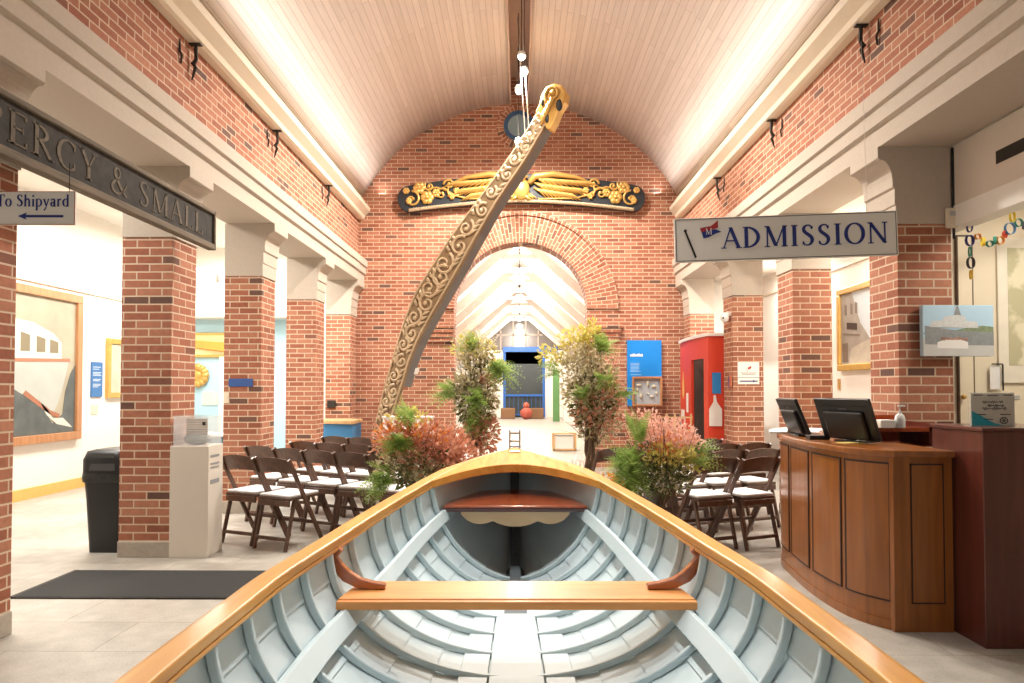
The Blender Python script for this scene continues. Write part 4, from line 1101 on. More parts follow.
# end display of the left aisle
YD = YF - .04
t = thing('half_model', 'gold framed panel with an orange wooden boat half model on pale blue', 'model', (-5.55, YD, 2.16))
obj('frame', MB().box(-.48, .52, -.05, 0, -.22, .22), M['goldframe'], t, bevel=.01)
obj('backing', MB().box(-.42, .46, -.056, -.04, -.17, .17), plain('straw_backing', (.72, .60, .30), .6), t)
mb = MB(); rows = []
for i in range(13):
    q = i / 12; x = -.33 + .8 * q; h = .05 + .12 * q ** .7; d = .02 + .07 * math.sin(min(1, q * .9) * PI * .8)
    rows.append([(x, -.056, .10 - .06 * q), (x, -.056 - d, .09 - .06 * q), (x, -.056 - d * .7, .05 - h), (x, -.056, .03 - h)])
mb.loft(rows); obj('hull', mb, plain('orange_varnish', (.82, .36, .07), .3), t, smooth=50)
t = thing('gilded_wreath', 'round gilded carving on the pale blue display wall', 'carving', (-5.72, YD, 1.62))
mb = MB(); 
for k in range(14):
    a = k * 2 * PI / 14; mb.blob((.17 * math.cos(a), -.05, .15 * math.sin(a)), (.07, .05, .07), 8, 5)
mb.blob((0, -.04, 0), (.13, .04, .12), 10, 6); mb.tube([(-.3, -.04, -.05), (-.1, -.05, .0), (.12, -.05, -.12)], [.02, .04, .02], 7)
obj('relief', mb, M['gold'], t, smooth=True)
tag(obj('white_label', MB().box(-5.62, -5.35, YD - .015, YD, 1.10, 1.33), plain('cream_card', (.80, .68, .56), .6)), 'cream label card below the round gilded carving', 'label')
tag(obj('display_pilaster', MB().box(-5.30, -5.12, YD - .08, YD, .55, 1.95), M['white'], bevel=.01), 'narrow white upright board on the pale blue display wall', 'panel')
t = thing('display_counter', 'dark teal display counter behind the donation pedestal', 'counter', (-5.15, 11.2, 0))
obj('counter_body', MB().box(-.4, .4, -.25, .25, 0, .62), M['teal'], t, bevel=.005); obj('counter_top', MB().box(-.43, .43, -.28, .28, .62, .66), M['white'], t, bevel=.005)
tag(obj('cream_column', MB().box(-4.02, -3.80, YD - .02, YD + .03, 0, 3.3), M['cream_wall'], bevel=.01), 'cream door casing between the second and third left piers', 'casing')
tag(obj('white_valance', MB().box(-6.19, -3.8, YD - .35, YD + .02, 2.62, 2.95), M['white'], bevel=.01), 'white valance over the pale blue display wall', 'valance')
t = thing('track_light', 'white ceiling track with three round spot heads in the left aisle', 'lamp', (-4.45, 9.2, 3.0))
obj('track', MB().box(-.75, .9, -.02, .02, 0, .035), M['white'], t)
for x in (-.35, -.05, .30):
    hd_ = obj('spot_head', MB().lathe([(.02, -.03), (.055, -.06), (.065, -.16), (.06, -.17)], (x, 0, 0), 14), M['white'], t, smooth=40)
    obj('bulb', MB().blob((x, -.0, -.165), (.05, .05, .02), 10, 6), M['bulb'], hd_, smooth=True)
for x in (-.6, .7): obj('hanger', MB().tube([(x, 0, .03), (x, 0, .9)], .006, 5), M['white'], t)

# small plaques on piers
tag(obj('blue_plaque', MB().box(-3.26, -2.99, PL[2] - .012, PL[2], 1.415, 1.505), plain('plaque_blue', (.03, .09, .30), .5), bevel=.002), 'small dark blue plaque on the brick pier behind the folding chairs', 'plaque')
t = thing('light_switch', 'cream light switch plate beside the blue plaque pier edge', 'switch', (-3.285, PL[2], 1.29))
obj('switch_plate', MB().box(-.03, .03, -.008, 0, -.06, .06), M['cornice'], t, bevel=.002); obj('toggle', MB().box(-.008, .008, -.016, -.008, -.015, .015), M['cornice'], t)
t = thing('notice_plaque', 'white notice with a blue arrow on the third right pier beside the kiosk', 'notice', (3.105, PR[3], 1.60))
obj('notice_board', MB().box(-.145, .145, -.01, 0, -.15, .15), M['signw'], t, bevel=.002)
mb = MB(); mb.box(-.12, .12, -.013, -.01, -.115, -.10); mb.prism([(.06, -.125), (.06, -.09), (.10, -.107)], lambda u, v, d: (u, -d, v), .01, .013); mb.box(-.145, .145, -.013, -.01, -.06, -.055)
obj('arrow', mb, M['signb'], t)
mb = MB(); ribbon(mb, [(-.01, .08), (.01, .085), (.035, .10)], [(-.005, .05), (.015, .055), (.035, .07)], .01, .014); mb.tube([(-.03, -.012, .07), (-.01, -.012, .02)], .002, 4); obj('flag_mark', mb, M['signred'], t)
mb = MB(); mb.box(-.10, .10, -.012, -.01, .0, .006); mb.box(-.09, .09, -.012, -.01, -.02, -.015); obj('print', mb, M['deskline'], t)
t = thing('security_camera', 'small white round security camera on the capital above the red kiosk', 'camera', (2.88, PR[3] + .1, 2.37))
obj('camera_base', MB().box(-.03, .03, -.03, .03, .02, .08), M['white'], t, bevel=.005); obj('camera_dome', MB().blob((-.06, 0, .0), (.06, .06, .07), 14, 10), M['white'], t, smooth=True)
obj('lens', MB().blob((-.085, -.035, -.01), .02, 10, 6), M['black'], t, smooth=True)
t = thing('door_chime_box', 'beige control box on black conduit at the corner of the right pier', 'box', (3.30, PR[1] - .02, 2.62))
obj('box_body', MB().box(-.045, .035, -.03, 0, -.0, .15), M['cornice'], t, bevel=.004); obj('display', MB().box(-.025, .02, -.033, -.03, .09, .125), M['metal'], t)
obj('conduit', MB().tube([(.02, .0, -.08), (.02, .0, .62)], .010, 8), M['black'], t)

# black bin, donation pedestal, mat
t = thing('trash_bin', 'tall black litter bin with a lidded opening left of the brick pier', 'bin', (-3.53, 5.95, 0))
def rr_ring(hx, hy, z, r=.05, n=4):
    P_ = []
    for (cx, cy, a0) in ((hx - r, hy - r, 0), (-hx + r, hy - r, 90), (-hx + r, -hy + r, 180), (hx - r, -hy + r, 270)):
        for k in range(n + 1):
            a = R(a0 + 90 * k / n); P_.append((cx + r * math.cos(a), cy + r * math.sin(a), z))
    return P_
obj('bin_body', MB().loft([rr_ring(.15, .15, .0), rr_ring(.17, .17, .45), rr_ring(.185, .185, .66)]), M['black'], t, smooth=40)
obj('bin_liner', MB().loft([rr_ring(.192, .192, .60), rr_ring(.196, .196, .64), rr_ring(.192, .192, .675)]), plain('bin_bag', (.02, .02, .02), .25, scale=30, bump=.6), t, smooth=40)
hd_ = MB(); hd_.loft([rr_ring(.19, .19, .67), rr_ring(.19, .19, .79), rr_ring(.165, .17, .86), rr_ring(.11, .15, .875)])
obj('bin_lid', hd_, M['black'], t, smooth=40)
obj('bin_flap', MB().add([(-.11, -.19, .70), (.11, -.19, .70), (.09, -.172, .84), (-.09, -.172, .84), (-.11, -.197, .70), (.11, -.197, .70), (.09, -.18, .845), (-.09, -.18, .845)], [(0, 1, 2, 3), (7, 6, 5, 4), (0, 4, 5, 1), (1, 5, 6, 2), (2, 6, 7, 3), (3, 7, 4, 0)]), plain('flap_grey', (.05, .05, .05), .4), t)
t = thing('donation_pedestal', 'tall white pedestal with a small printed panel beside the brick pier', 'pedestal', (-2.725, 5.77, 0))
obj('pedestal_body', MB().box(-.165, .155, -.14, .14, 0, .92), M['offwhite'], t, bevel=.004)
mb = MB()
for z, wz in ((.82, .02), (.76, .015), (.73, .012), (.60, .035)): mb.box(.155, .158, -.10, .06, z, z + wz)
obj('printed_panel', mb, plain('grey_print', (.30, .30, .30), .6), t)
t = thing('donation_box', 'clear acrylic donation box with bank notes on the white pedestal', 'box', (-2.725, 5.77, .92))
mb = MB()
for a in ((-.14, .14, -.13, -.125, 0, .24), (-.14, .14, .125, .13, 0, .24), (-.145, -.14, -.13, .13, 0, .24), (.14, .145, -.13, .13, 0, .24)): mb.box(*a)
obj('acrylic_case', mb, M['acrylic'], t)
obj('case_lid', MB().box(-.15, .15, -.135, .135, .24, .25), M['acrylic'], t)
obj('bank_notes', MB().blob((0, 0, .05), (.12, .10, .05), 12, 6), plain('crumpled_notes', (.22, .24, .22), .8, var=.8, scale=60, bump=1), t)
obj('striped_sign', MB().box(-.09, .09, -.02, -.015, .02, .22), boards('stripe_card', (.55, .40, .22), (.20, .12, .08), (.7, .6, .5), .02, 2, axes=(0, 2)), t)
obj('padlock', MB().box(.10, .125, -.14, -.13, .17, .20), M['iron'], t, bevel=.003)
t = thing('floor_mat', 'long dark grey ribbed entrance mat on the tile floor', 'mat', (-2.5, 4.88, 0))
obj('mat_pile', MB().box(-.87, .95, -.33, .33, 0, .012), M['mat'], t); mb = MB(); mb.box(-.90, -.87, -.345, .345, 0, .010); mb.box(-.90, .95, -.345, -.33, 0, .010)
obj('mat_edge', mb, M['iron'], t)

# blue counter at the end of the left row, dark thermostat, white plinth
t = thing('blue_counter', 'low blue counter with a curved light wood top against the left end pier', 'counter', (-2.98, 11.25, 0))
mb = MB(); mb.prism([(-.35, -.05), (-.18, -.20), (.30, -.33), (.30, .30), (-.35, .30)], lambda u, v, d: (u, v, d), 0, .82); obj('counter_body', mb, M['midblue'], t)
mb = MB(); mb.prism([(-.38, -.08), (-.18, -.24), (.32, -.37), (.32, .32), (-.38, .32)], lambda u, v, d: (u, v, d), .82, .88); obj('counter_top', mb, M['woodlt'], t, bevel=.01)
tag(obj('thermostat', MB().box(-3.28, -3.14, PL[4] - .05, PL[4], 1.06, 1.19), M['iron'], bevel=.01), 'small dark box on the end pier above the blue counter', 'box')
t = thing('white_plinth', 'white display plinth in front of the carved timber', 'plinth', (-1.52, 9.35, 0))
obj('plinth_body', MB().box(-.33, .33, -.12, .12, 0, 1.0), M['white'], t, bevel=.006)
obj('plinth_cap', MB().box(-.34, .34, -.13, .13, 1.0, 1.015), M['white'], t)

# ------------------------------------------------------------------ far wall panel, kiosk, rack
t = thing('blue_exhibit_panel', 'tall bright blue exhibit panel on the brick end wall with white print', 'panel', (2.19, YF - .004, 1.63))
obj('panel_board', MB().box(-.29, .31, -.06, 0, -.55, .61), M['blue'], t, bevel=.004)
mb = MB(); 
for k in range(8): mb.box(-.24 + k * .028, -.218 + k * .028, -.064, -.06, .325, .36 + .008 * (k % 3))
obj('heading', mb, M['white'], t)
mb = MB(); r4 = random.Random(5)
for k in range(7): mb.box(-.24, -.06 - r4.random() * .03, -.063, -.06, .20 - k * .024, .208 - k * .024)
mb.box(-.24, -.05, -.063, -.06, .0, .008); obj('print', mb, plain('pale_print', (.35, .60, .85), .6), t)
t = thing('artefact_case', 'square wood framed case of small white artefacts on the blue panel', 'case', (2.225, YF - .065, 1.35))
obj('backing', MB().box(-.22, .24, -.03, 0, -.24, .22), plain('case_grey', (.38, .42, .45), .6), t)
mb = MB()
for a in ((-.25, .27, -.27, -.235), (-.25, .27, .215, .25), (-.25, -.22, -.235, .215), (.235, .27, -.235, .215)): mb.box(a[0], a[1], -.08, 0, a[2], a[3])
obj('case_frame', mb, M['frame'], t, bevel=.004)
for (x, z, a, b_) in ((-.13, .10, .05, .02), (.02, .12, .02, .05), (.13, .08, .04, .03), (-.10, -.09, .03, .04), (.02, -.05, .02, .015), (.10, -.10, .04, .02), (.17, -.04, .02, .03), (-.16, .02, .015, .03)):
    obj('artefact', MB().blob((x, -.045, z), (a, .02, b_), 8, 5), M['wbloom'], t, smooth=True)
t = thing('red_kiosk', 'tall red painted kiosk with a dark doorway and white domed edge beside the pier', 'kiosk', (2.68, 9.75, 0))
kp = [(.0, .03), (-.035, .45), (-.045, .9), (-.02, 1.35), (.03, 1.78), (.6, 1.85), (.6, .0)]
def kline(q): return cat(kp[:5], q * 4)
mb = MB(); n = 20; rows = []
def kwall(q0, q1, z0, z1, mat, nm, off=0.0, th=.04, parent=None):
    rows = []
    for i in range(11):
        q = q0 + (q1 - q0) * i / 10; x, y = kline(q)
        rows.append([(x - off, y, z0), (x - off, y, z1), (x - off + th, y, z1), (x - off + th, y, z0)])
    return obj(nm, MB().loft(rows), mat, parent or t)
zt_ = 2.14
kwall(0, .10, 0, zt_, M['red'], 'side_panel'); kwall(.42, 1, 0, zt_, M['red'], 'side_panel'); kwall(.10, .42, 1.83, zt_, M['red'], 'door_header')
obj('front_panel', MB().box(0.0, .60, -.015, .03, 0, zt_), M['red'], t)
kwall(0, 1, zt_, zt_ + .045, M['white'], 'top_rim', off=.03, th=.08); obj('top_rim', MB().box(-.02, .62, -.03, .04, zt_, zt_ + .04), M['white'], t)
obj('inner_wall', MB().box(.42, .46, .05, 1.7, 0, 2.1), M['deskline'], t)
obj('door_jamb', MB().box(.0, .40, .74, .80, 0, 1.85), plain('brown_jamb', (.09, .06, .05), .7), t)
kwall(.52, .60, 1.02, 1.32, M['white'], 'small_notice', off=.006, th=.004)
# painted motif: white ring shape and yellow flame
mb = MB()
for (q0, q1, z0, z1) in ((.70, .90, .42, .60), (.66, .72, .55, .95), (.88, .94, .55, .95), (.70, .90, .90, 1.05)):
    rows = []
    for i in range(5):
        q = q0 + (q1 - q0) * i / 4; x, y = kline(q); rows.append([(x - .006, y, z0), (x - .006, y, z1), (x - .002, y, z1), (x - .002, y, z0)])
    mb.loft(rows)
obj('painted_ring', mb, M['white'], t)
mb = MB(); rows = []
for i, (q, z, h) in enumerate(((.70, 1.35, .02), (.73, 1.40, .16), (.76, 1.44, .22), (.79, 1.40, .14), (.82, 1.32, .02))):
    x, y = kline(q); rows.append([(x - .006, y, z - h), (x - .006, y, z + h), (x - .002, y, z + h), (x - .002, y, z - h)])
mb.loft(rows); obj('painted_flame', mb, M['yellow'], t)
obj('door_closer', MB().box(.02, .10, .12, .22, 1.68, 1.85), M['offwhite'], t, bevel=.01)
tag(obj('blue_sticker', MB().box(2.735, 2.86, 9.73, 9.734, 1.34 - .02, 1.62), plain('sticker_blue', (.03, .25, .62), .4)), 'small bright blue upright notice on the red kiosk front', 'notice')
mb = MB(); mb.prism([(2.69, .86), (2.87, .86), (2.87, 1.10), (2.80, 1.20), (2.78, 1.30), (2.755, 1.30), (2.75, 1.20), (2.69, 1.10)], lambda u, v, d: (u, 9.72 + d, v), 0, .012)
tag(obj('white_cutout', mb, M['white']), 'white house shaped card hanging on the red kiosk front', 'card')
tag(obj('red_call_box', MB().box(2.86, 2.895, PR[3] + .02, PR[3] + .12, 1.40, 1.56), M['mahog'], bevel=.004), 'dark red call point on the side of the pier by the kiosk', 'box')
t = thing('wooden_rack', 'light wooden rack of thin rails below the blue exhibit panel', 'rack', (2.1, 9.8, 0))
for x in (-.25, .0, .12, .35): obj('post', MB().box(x - .012, x + .012, -.012, .012, 0, 1.03), M['woodlt'], t)
for z in (.45, .80, .98): obj('rail', MB().box(-.27, .37, -.01, .01, z - .012, z + .012), M['woodlt'], t)

# ------------------------------------------------------------------ gallery contents
tag(obj('green_panel', MB().box(1.37, 1.64, 28.0, 28.2, .03, 2.15), M['green']), 'tall green panel standing at the right of the far doorway', 'panel')
tag(obj('white_partition', MB().box(1.8, 3.25, 27.8, 28.3, 0, 2.3), M['white_gallery']), 'white partition beside the green panel in the gallery', 'partition')
tag(obj('brown_bench', MB().box(-.85, -.20, 31.0, 31.6, 0, .48), M['brown'], bevel=.03), 'brown bench left of the red figure before the far doorway', 'bench')
tag(obj('brown_bench', MB().box(.35, 1.1, 31.0, 31.6, 0, .48), M['brown'], bevel=.03), 'brown bench right of the red figure before the far doorway', 'bench')
t = thing('red_buoy', 'small red rounded object standing before the far doorway', 'buoy', (.3, 30.6, 0))
obj('buoy_body', MB().lathe([(.10, 0), (.26, .15), (.28, .35), (.16, .48), (.08, .52)], n=16), M['skin_'], t, smooth=True); obj('buoy_top', MB().blob((0, 0, .62), .14, 12, 8), M['skin_'], t, smooth=True)
t = thing('wooden_stool_frame', 'light wood framed white box table right of the passage floor', 'table', (1.0, 15.4, 0))
mb = MB()
for sx in (-.24, .24):
    for sy in (-.2, .2): mb = MB().box(sx - .02, sx + .02, sy - .02, sy + .02, 0, .37); obj('leg', mb, M['woodlt'], t)
obj('white_box', MB().box(-.2, .2, -.17, .17, .05, .33), M['white'], t); obj('table_top', MB().box(-.26, .26, -.22, .22, .37, .40), M['woodlt'], t); obj('lower_rail', MB().box(-.26, .26, -.22, .22, .015, .045), M['woodlt'], t)
GLB = ['glowing pendant lamp nearest behind the arch in the gallery', 'glowing pendant lamp second behind the arch in the gallery', 'glowing pendant lamp in the middle of the gallery', 'glowing pendant lamp far along the gallery', 'glowing pendant lamp closest to the gallery end window']
for i, y in enumerate((16.4, 19.5, 22.5, 25.5, 28.5)):
    t = thing('gallery_lamp', GLB[i], 'lamp', (0, y, 4.0), 0, 'pendant lamps of the gallery')
    obj('flex', MB().tube([(0, 0, .08), (0, 0, .98)], .012, 6), M['iron'], t); obj('lamp_shade', MB().lathe([(.03, .1), (.13, .05), (.16, -.02), (.14, -.02)], n=16), M['white'], t, smooth=40)
    obj('bulb', MB().blob((0, 0, -.03), (.11, .11, .06), 12, 8), M['bulb'], t, smooth=True)

# ------------------------------------------------------------------ reception desk
DC = [(2.66, 6.16), (2.34, 5.92), (2.105, 5.54), (2.03, 5.1), (1.995, 4.65), (2.03, 4.22), (2.18, 3.985)]
DE = (2.53, 3.965)
desk = thing('reception_desk', 'curved oak reception desk with inset panels below the admission sign', 'desk', (2.5, 4.7, 0))
def dn(t):
    a = cat(DC, max(0, t - .02)); b_ = cat(DC, min(6, t + .02)); d = Vector((b_[0] - a[0], b_[1] - a[1])).normalized(); return Vector((d.y, -d.x)) * -1
def dpt(t, off): 
    p = cat(DC, t); n_ = dn(t); q = n_ if n_.x < 0 else -n_
    return (p[0] + q.x * off - 2.5, p[1] + q.y * off - 4.7)
def curved(mb, t0, t1, off0, off1, z0, z1, n=40):
    rows = []
    for i in range(n + 1):
        t = t0 + (t1 - t0) * i / n; a = dpt(t, off0); b_ = dpt(t, off1)
        rows.append([(*a, z0), (*b_, z0), (*b_, z1), (*a, z1)])
    mb.loft(rows); return mb
obj('curved_front', curved(MB(), 0, 6, -.03, 0, .0, 1.0), M['desk'], desk, smooth=40)
obj('front_return', MB().box(2.18 - 2.5, 2.49 - 2.5, 3.975 - 4.7, 4.005 - 4.7, 0, 1.0), M['desk'], desk)
obj('corner_post', MB().box(2.15 - 2.5, 2.20 - 2.5, 3.972 - 4.7, 4.02 - 4.7, 0, 1.0), M['desk'], desk, bevel=.004)
for (a, b_) in ((1.75, 2.72), (2.90, 3.74), (3.93, 4.73), (4.88, 5.76)):
    p = obj('door_panel', curved(MB(), a, b_, -.001, .004, .165, .955, 14), M['desk'], desk, smooth=40)
    mb = MB(); e = .035 * (b_ - a)
    curved(mb, a, b_, .0, .006, .955, .966, 14); curved(mb, a, b_, .0, .006, .160, .170, 14); curved(mb, a - e, a, .0, .006, .160, .966, 3); curved(mb, b_, b_ + e, .0, .006, .160, .966, 3)
    obj('panel_bead', mb, M['deskline'], p)
p = obj('door_panel', MB().box(-.245, -.065, -.729, -.724, .165, .955), M['desk'], desk)
mb = MB()
for a in ((-.25, -.06, .955, .964), (-.25, -.06, .162, .170), (-.25, -.243, .162, .964), (-.067, -.06, .162, .964)): mb.box(a[0], a[1], -.731, -.725, a[2], a[3])
obj('panel_bead', mb, M['deskline'], p)
# worktop
outer = [dpt(6 * i / 40, .03) for i in range(41)] + [(-.01, -.765)]
inner = [(-.01, -.20)] + [dpt(6 * i / 20, -.30) for i in range(14, -1, -1)]
obj('worktop', MB().prism(outer + inner, lambda u, v, d: (u, v, d), 1.0, 1.04), M['desk'], desk, bevel=.008)
obj('white_ledge', curved(MB(), .6, 2.3, -.28, .09, 1.04, 1.055), M['white'], desk)
obj('skirting', curved(MB(), 0, 6, .0, .008, 0, .055), M['desk'], desk, smooth=40)
# tall dark cabinet
t = thing('dark_cabinet', 'tall dark mahogany cabinet at the right edge beside the reception desk', 'cabinet', (2.862, 3.93, 0))
obj('cabinet_body', MB().box(-.36, .6, -.205, .25, .0, 1.165), M['cab'], t, bevel=.004)
obj('cabinet_top', MB().box(-.37, .61, -.215, .26, 1.165, 1.185), M['cab'], t, bevel=.004)
# back counter with raised rim
t = thing('back_counter', 'red mahogany back counter with an open shelf behind the monitors', 'counter', (2.62, 4.75, 0))
t.location = (2.62, 4.88, 0)
obj('counter_body', MB().box(-.20, .20, -.10, .20, 0, 1.0), M['cab'], t, bevel=.003)
obj('shelf_side', MB().box(.20, .23, -.14, .25, 1.0, 1.16), M['cab'], t); obj('shelf_top', MB().box(-.28, .23, -.14, .25, 1.10, 1.125), M['mahog'], t)
obj('shelf_back', MB().box(-.28, .23, .23, .25, 1.0, 1.20), M['mahog'], t)

# monitors
def monitor(label, loc, rz, tilt, wd, ht):
    t = thing('computer_monitor', label, 'monitor', loc, rz, 'black monitors on the desk')
    Mx = Matrix.Rotation(tilt, 4, 'X') @ Matrix.Translation((0, 0, 0))
    obj('screen_housing', MB().box(-wd / 2, wd / 2, -.012, .012, .02, ht, M=Mx), M['black'], t, bevel=.004)
    mb = MB(); mb.box(-wd * .36, wd * .36, -.035, -.01, .03, ht * .72, M=Mx); obj('rear_bulge', mb, M['black'], t, bevel=.012)
    mb = MB(); mb.box(-wd * .42, wd * .42, -.0135, -.011, ht * .84, ht * .86, M=Mx); obj('vent_slot', mb, M['iron'], t)
    mb = MB(); mb.box(-.03, .03, -.0145, -.011, ht * .76, ht * .785, M=Mx); obj('maker_badge', mb, plain('badge_grey', (.06, .06, .07), .3), t)
    mb = MB(); mb.box(-.10, .10, -.06, .10, 0, .012); mb.box(-.03, .03, -.03, -.01, .01, .12); obj('monitor_stand', mb, M['black'], t, bevel=.003)
monitor('large black computer monitor seen from behind in the middle of the desk', (2.23, 4.60, 1.04), R(-67), R(21), .44, .31)
monitor('black computer monitor turned edge-on at the far end of the desk', (2.13, 5.2, 1.04), R(-92), R(22), .40, .30)
t = thing('keyboard', 'black keyboard lying flat on the white end of the desk', 'keyboard', (2.24, 5.52, 1.056), R(62))
obj('keyboard_body', MB().box(-.2, .2, -.06, .06, 0, .018), M['black'], t, bevel=.004); 
mb = MB()
for i in range(14):
    for j in range(4): mb.box(-.185 + i * .0268, -.163 + i * .0268, -.05 + j * .026, -.03 + j * .026, .018, .023)
obj('keys', mb, M['black'], t)
tag(obj('card_reader', MB().box(2.02, 2.16, 4.78, 4.86, 1.04, 1.07), M['black'], bevel=.005), 'flat black card reader in front of the edge-on monitor', 'device')
t = thing('sanitizer_bottle', 'clear pump bottle of hand sanitizer on the back counter', 'bottle', (2.62, 4.74, 1.125))
obj('bottle_body', MB().lathe([(.030, 0), (.034, .01), (.034, .06), (.028, .085), (.012, .10), (.012, .11)], n=16), plain('clear_gel', (.72, .75, .75), .15), t, smooth=40)
obj('pump', MB().tube([(0, 0, .11), (0, 0, .14), (.0, 0, .15)], .005, 6).box(-.012, .035, -.008, .008, .145, .158), M['white'], t, bevel=.002)
tag(obj('tissue_box', MB().box(2.48, 2.58, 4.72, 4.82, 1.125, 1.18), M['white'], bevel=.004), 'white box beside the sanitizer bottle on the back counter', 'box')
tag(obj('yellow_packet', MB().box(2.37, 2.455, 4.72, 4.80, 1.125, 1.17), plain('pale_yellow', (.75, .62, .25), .6), bevel=.004), 'pale yellow packet left of the white box on the back counter', 'box')
t = thing('paper_stack', 'yellow edged papers lying by the middle monitor', 'papers', (2.16, 4.50, 1.04), R(20))
obj('sheet', MB().box(-.08, .08, -.05, .05, 0, .004), plain('yellow_sheet', (.8, .66, .2), .6), t)

# certificate on the cabinet, ship picture, wall map, hook, garland, vent
t = thing('certificate_plaque', 'grey and turquoise certificate plaque standing on the dark cabinet', 'plaque', (2.70, 3.93, 1.185))
obj('plaque_card', MB().box(-.123, .123, 0, .008, 0, .185), M['paper'], t)
mb = MB(); mb.prism([(-.119, .0), (.06, .0), (.0, .018), (-.119, .085)], lambda u, v, d: (u, -d, v), .0005, .002); obj('turquoise_corner', mb, plain('turquoise', (.03, .42, .55), .5), t)
mb = MB(); r5 = random.Random(9)
for (z, x0, x1, a) in ((.135, -.06, .055, .008), (.115, -.03, .06, .008), (.098, -.06, .075, .009)):
    pts = [(x0 + (x1 - x0) * i / 40, -.0025, z + a * math.sin(i * 1.35) * (.6 + .5 * math.sin(i * .37))) for i in range(41)]; mb.tube(pts, .0013, 4)
for (z, x0, x1) in ((.172, -.11, -.06), (.172, .06, .11), (.170, -.03, .03), (.062, -.09, -.04), (.062, .04, .1), (.035, -.05, .0)): mb.box(x0, x1, -.002, -.0005, z, z + .004)
mb.tube([(.06 + .022 * math.cos(i * PI / 8), -.0025, .03 + .018 * math.sin(i * PI / 8)) for i in range(16)], .0018, 4, closed=True)
for k in range(6): mb.bar((.06, -.0025, .03), (.06 + .018 * math.cos(k * PI / 3), -.0025, .03 + .015 * math.sin(k * PI / 3)), .002, .002)
obj('print', mb, M['deskline'], t); obj('acrylic_stand', MB().box(-.126, .126, .008, .012, 0, .19).box(-.126, .126, -.01, .05, 0, .003), M['acrylic'], t)

t = thing('ship_picture', 'canvas picture of a grey ship under blue sky on the right brick pier', 'picture', (3.31, 5.18, 1.83))
obj('canvas', MB().box(-.265, .265, 0, .045, -.19, .195), plain('sky_blue_print', (.46, .66, .80), .5, var=.15, scale=3), t, bevel=.002)
cv = t.children[0]
def pp_(name, poly, mat, k=1): obj(name, MB().prism(poly, lambda u, v, d: (u, -d, v), .0005 * k, .0005 * k + .0008), mat, cv)
pg = plain('ship_grey', (.26, .28, .28), .6, var=.3, scale=30); 
pp_('painted_shore', [(-.265, -.02), (-.18, .03), (-.05, .0), (.05, .02), (.18, .04), (.262, .03), (.262, -.02)], plain('far_trees', (.22, .28, .16), .7, var=.5, scale=40), 1)
pp_('painted_water', [(-.264, -.188), (.264, -.188), (.264, -.02), (-.264, -.05)], plain('pale_quay', (.58, .58, .55), .6, var=.1), 2)
pp_('painted_hull', [(-.25, -.10), (-.1, -.105), (.264, -.11), (.264, -.01), (.02, .0), (-.25, .04)], pg, 3)
pp_('painted_superstructure', [(-.22, .03), (-.2, .075), (-.12, .08), (-.1, .11), (-.03, .12), (-.02, .18), (-.005, .18), (.0, .12), (.05, .11), (.06, .075), (.14, .07), (.15, .02)], plain('ship_pale', (.62, .64, .63), .6, var=.25, scale=40), 4)
pp_('painted_mast', [(-.03, .12), (-.012, .192), (-.002, .192), (.02, .12)], pg, 5)
pp_('painted_crowd', [(-.16, -.13), (.07, -.135), (.07, -.085), (.02, -.065), (-.10, -.065), (-.16, -.085)], M['white'], 5)
mbb = MB(); r6 = random.Random(2)
for k in range(12): x = -.13 + .017 * k; mbb.box(x, x + .009, -.0045, -.0035, -.075 + r6.random() * .01, -.055 + r6.random() * .012)
obj('painted_people', mbb, M['rust'], cv)

t = thing('wall_map', 'large framed chart of a coastline hanging on the cream wall', 'map', (4.2, 5.5, 2.0))
obj('map_sheet', MB().box(-.38, .40, -.02, 0, -.56, .60), plain('map_border', (.82, .76, .62), .6), t, bevel=.003)
mp_, nt, b = new('chart_print'); nn = N(nt, 'ShaderNodeTexNoise'); nn.inputs['Scale'].default_value = 4.5; nn.inputs['Detail'].default_value = 9; nt.links.new(objcoord(nt), nn.inputs[0])
crr = N(nt, 'ShaderNodeValToRGB'); crr.color_ramp.elements[0].position = .47; crr.color_ramp.elements[0].color = (.52, .48, .30, 1); crr.color_ramp.elements[1].position = .55; crr.color_ramp.elements[1].color = (.76, .70, .50, 1)
nt.links.new(nn.outputs['Fac'], crr.inputs[0]); nt.links.new(crr.outputs[0], b.inputs['Base Color'])
obj('chart', MB().box(-.30, .34, -.022, -.02, -.42, .52), mp_, t)
mb = MB()
for x in (3.498, 3.616):
    mb.box(x - .004, x + .004, 5.469, 5.5, .05, 2.62)
mb.box(3.496, 3.618, 5.469, 5.5, 2.615, 2.623)
t = tag(obj('closet_door', MB().box(3.502, 3.612, 5.47, 5.5, .05, 2.61), M['cream_wall'], bevel=.003), 'narrow cream closet door with dark seams beside the brick pier', 'door')
obj('seam', mb, plain('seam_brown', (.12, .08, .05), .6), t); mk = MB(); mk.blob((3.512, 5.44, 1.33), .02, 10, 8); mk.tube([(3.512, 5.47, 1.33), (3.512, 5.44, 1.33)], .008, 8); obj('door_knob', mk, M['goldframe'], t, smooth=True)
t = thing('sheet_holder', 'black metal hook holding a white sheet beside the wall map', 'holder', (3.80, 5.46, 1.45))
mb = MB(); mb.tube([(-.05, 0, .14), (.03, 0, .14), (.035, 0, .13), (.035, 0, -.07)], .006, 6); obj('hook', mb, M['black'], t); obj('sheet', MB().box(-.06, .02, .01, .014, -.06, .13), M['white'], t)
tag(obj('wall_plate', MB().box(3.92, 3.99, 5.494, 5.5, 1.31, 1.34), M['metal']), 'small grey plate under the wall map', 'plate')

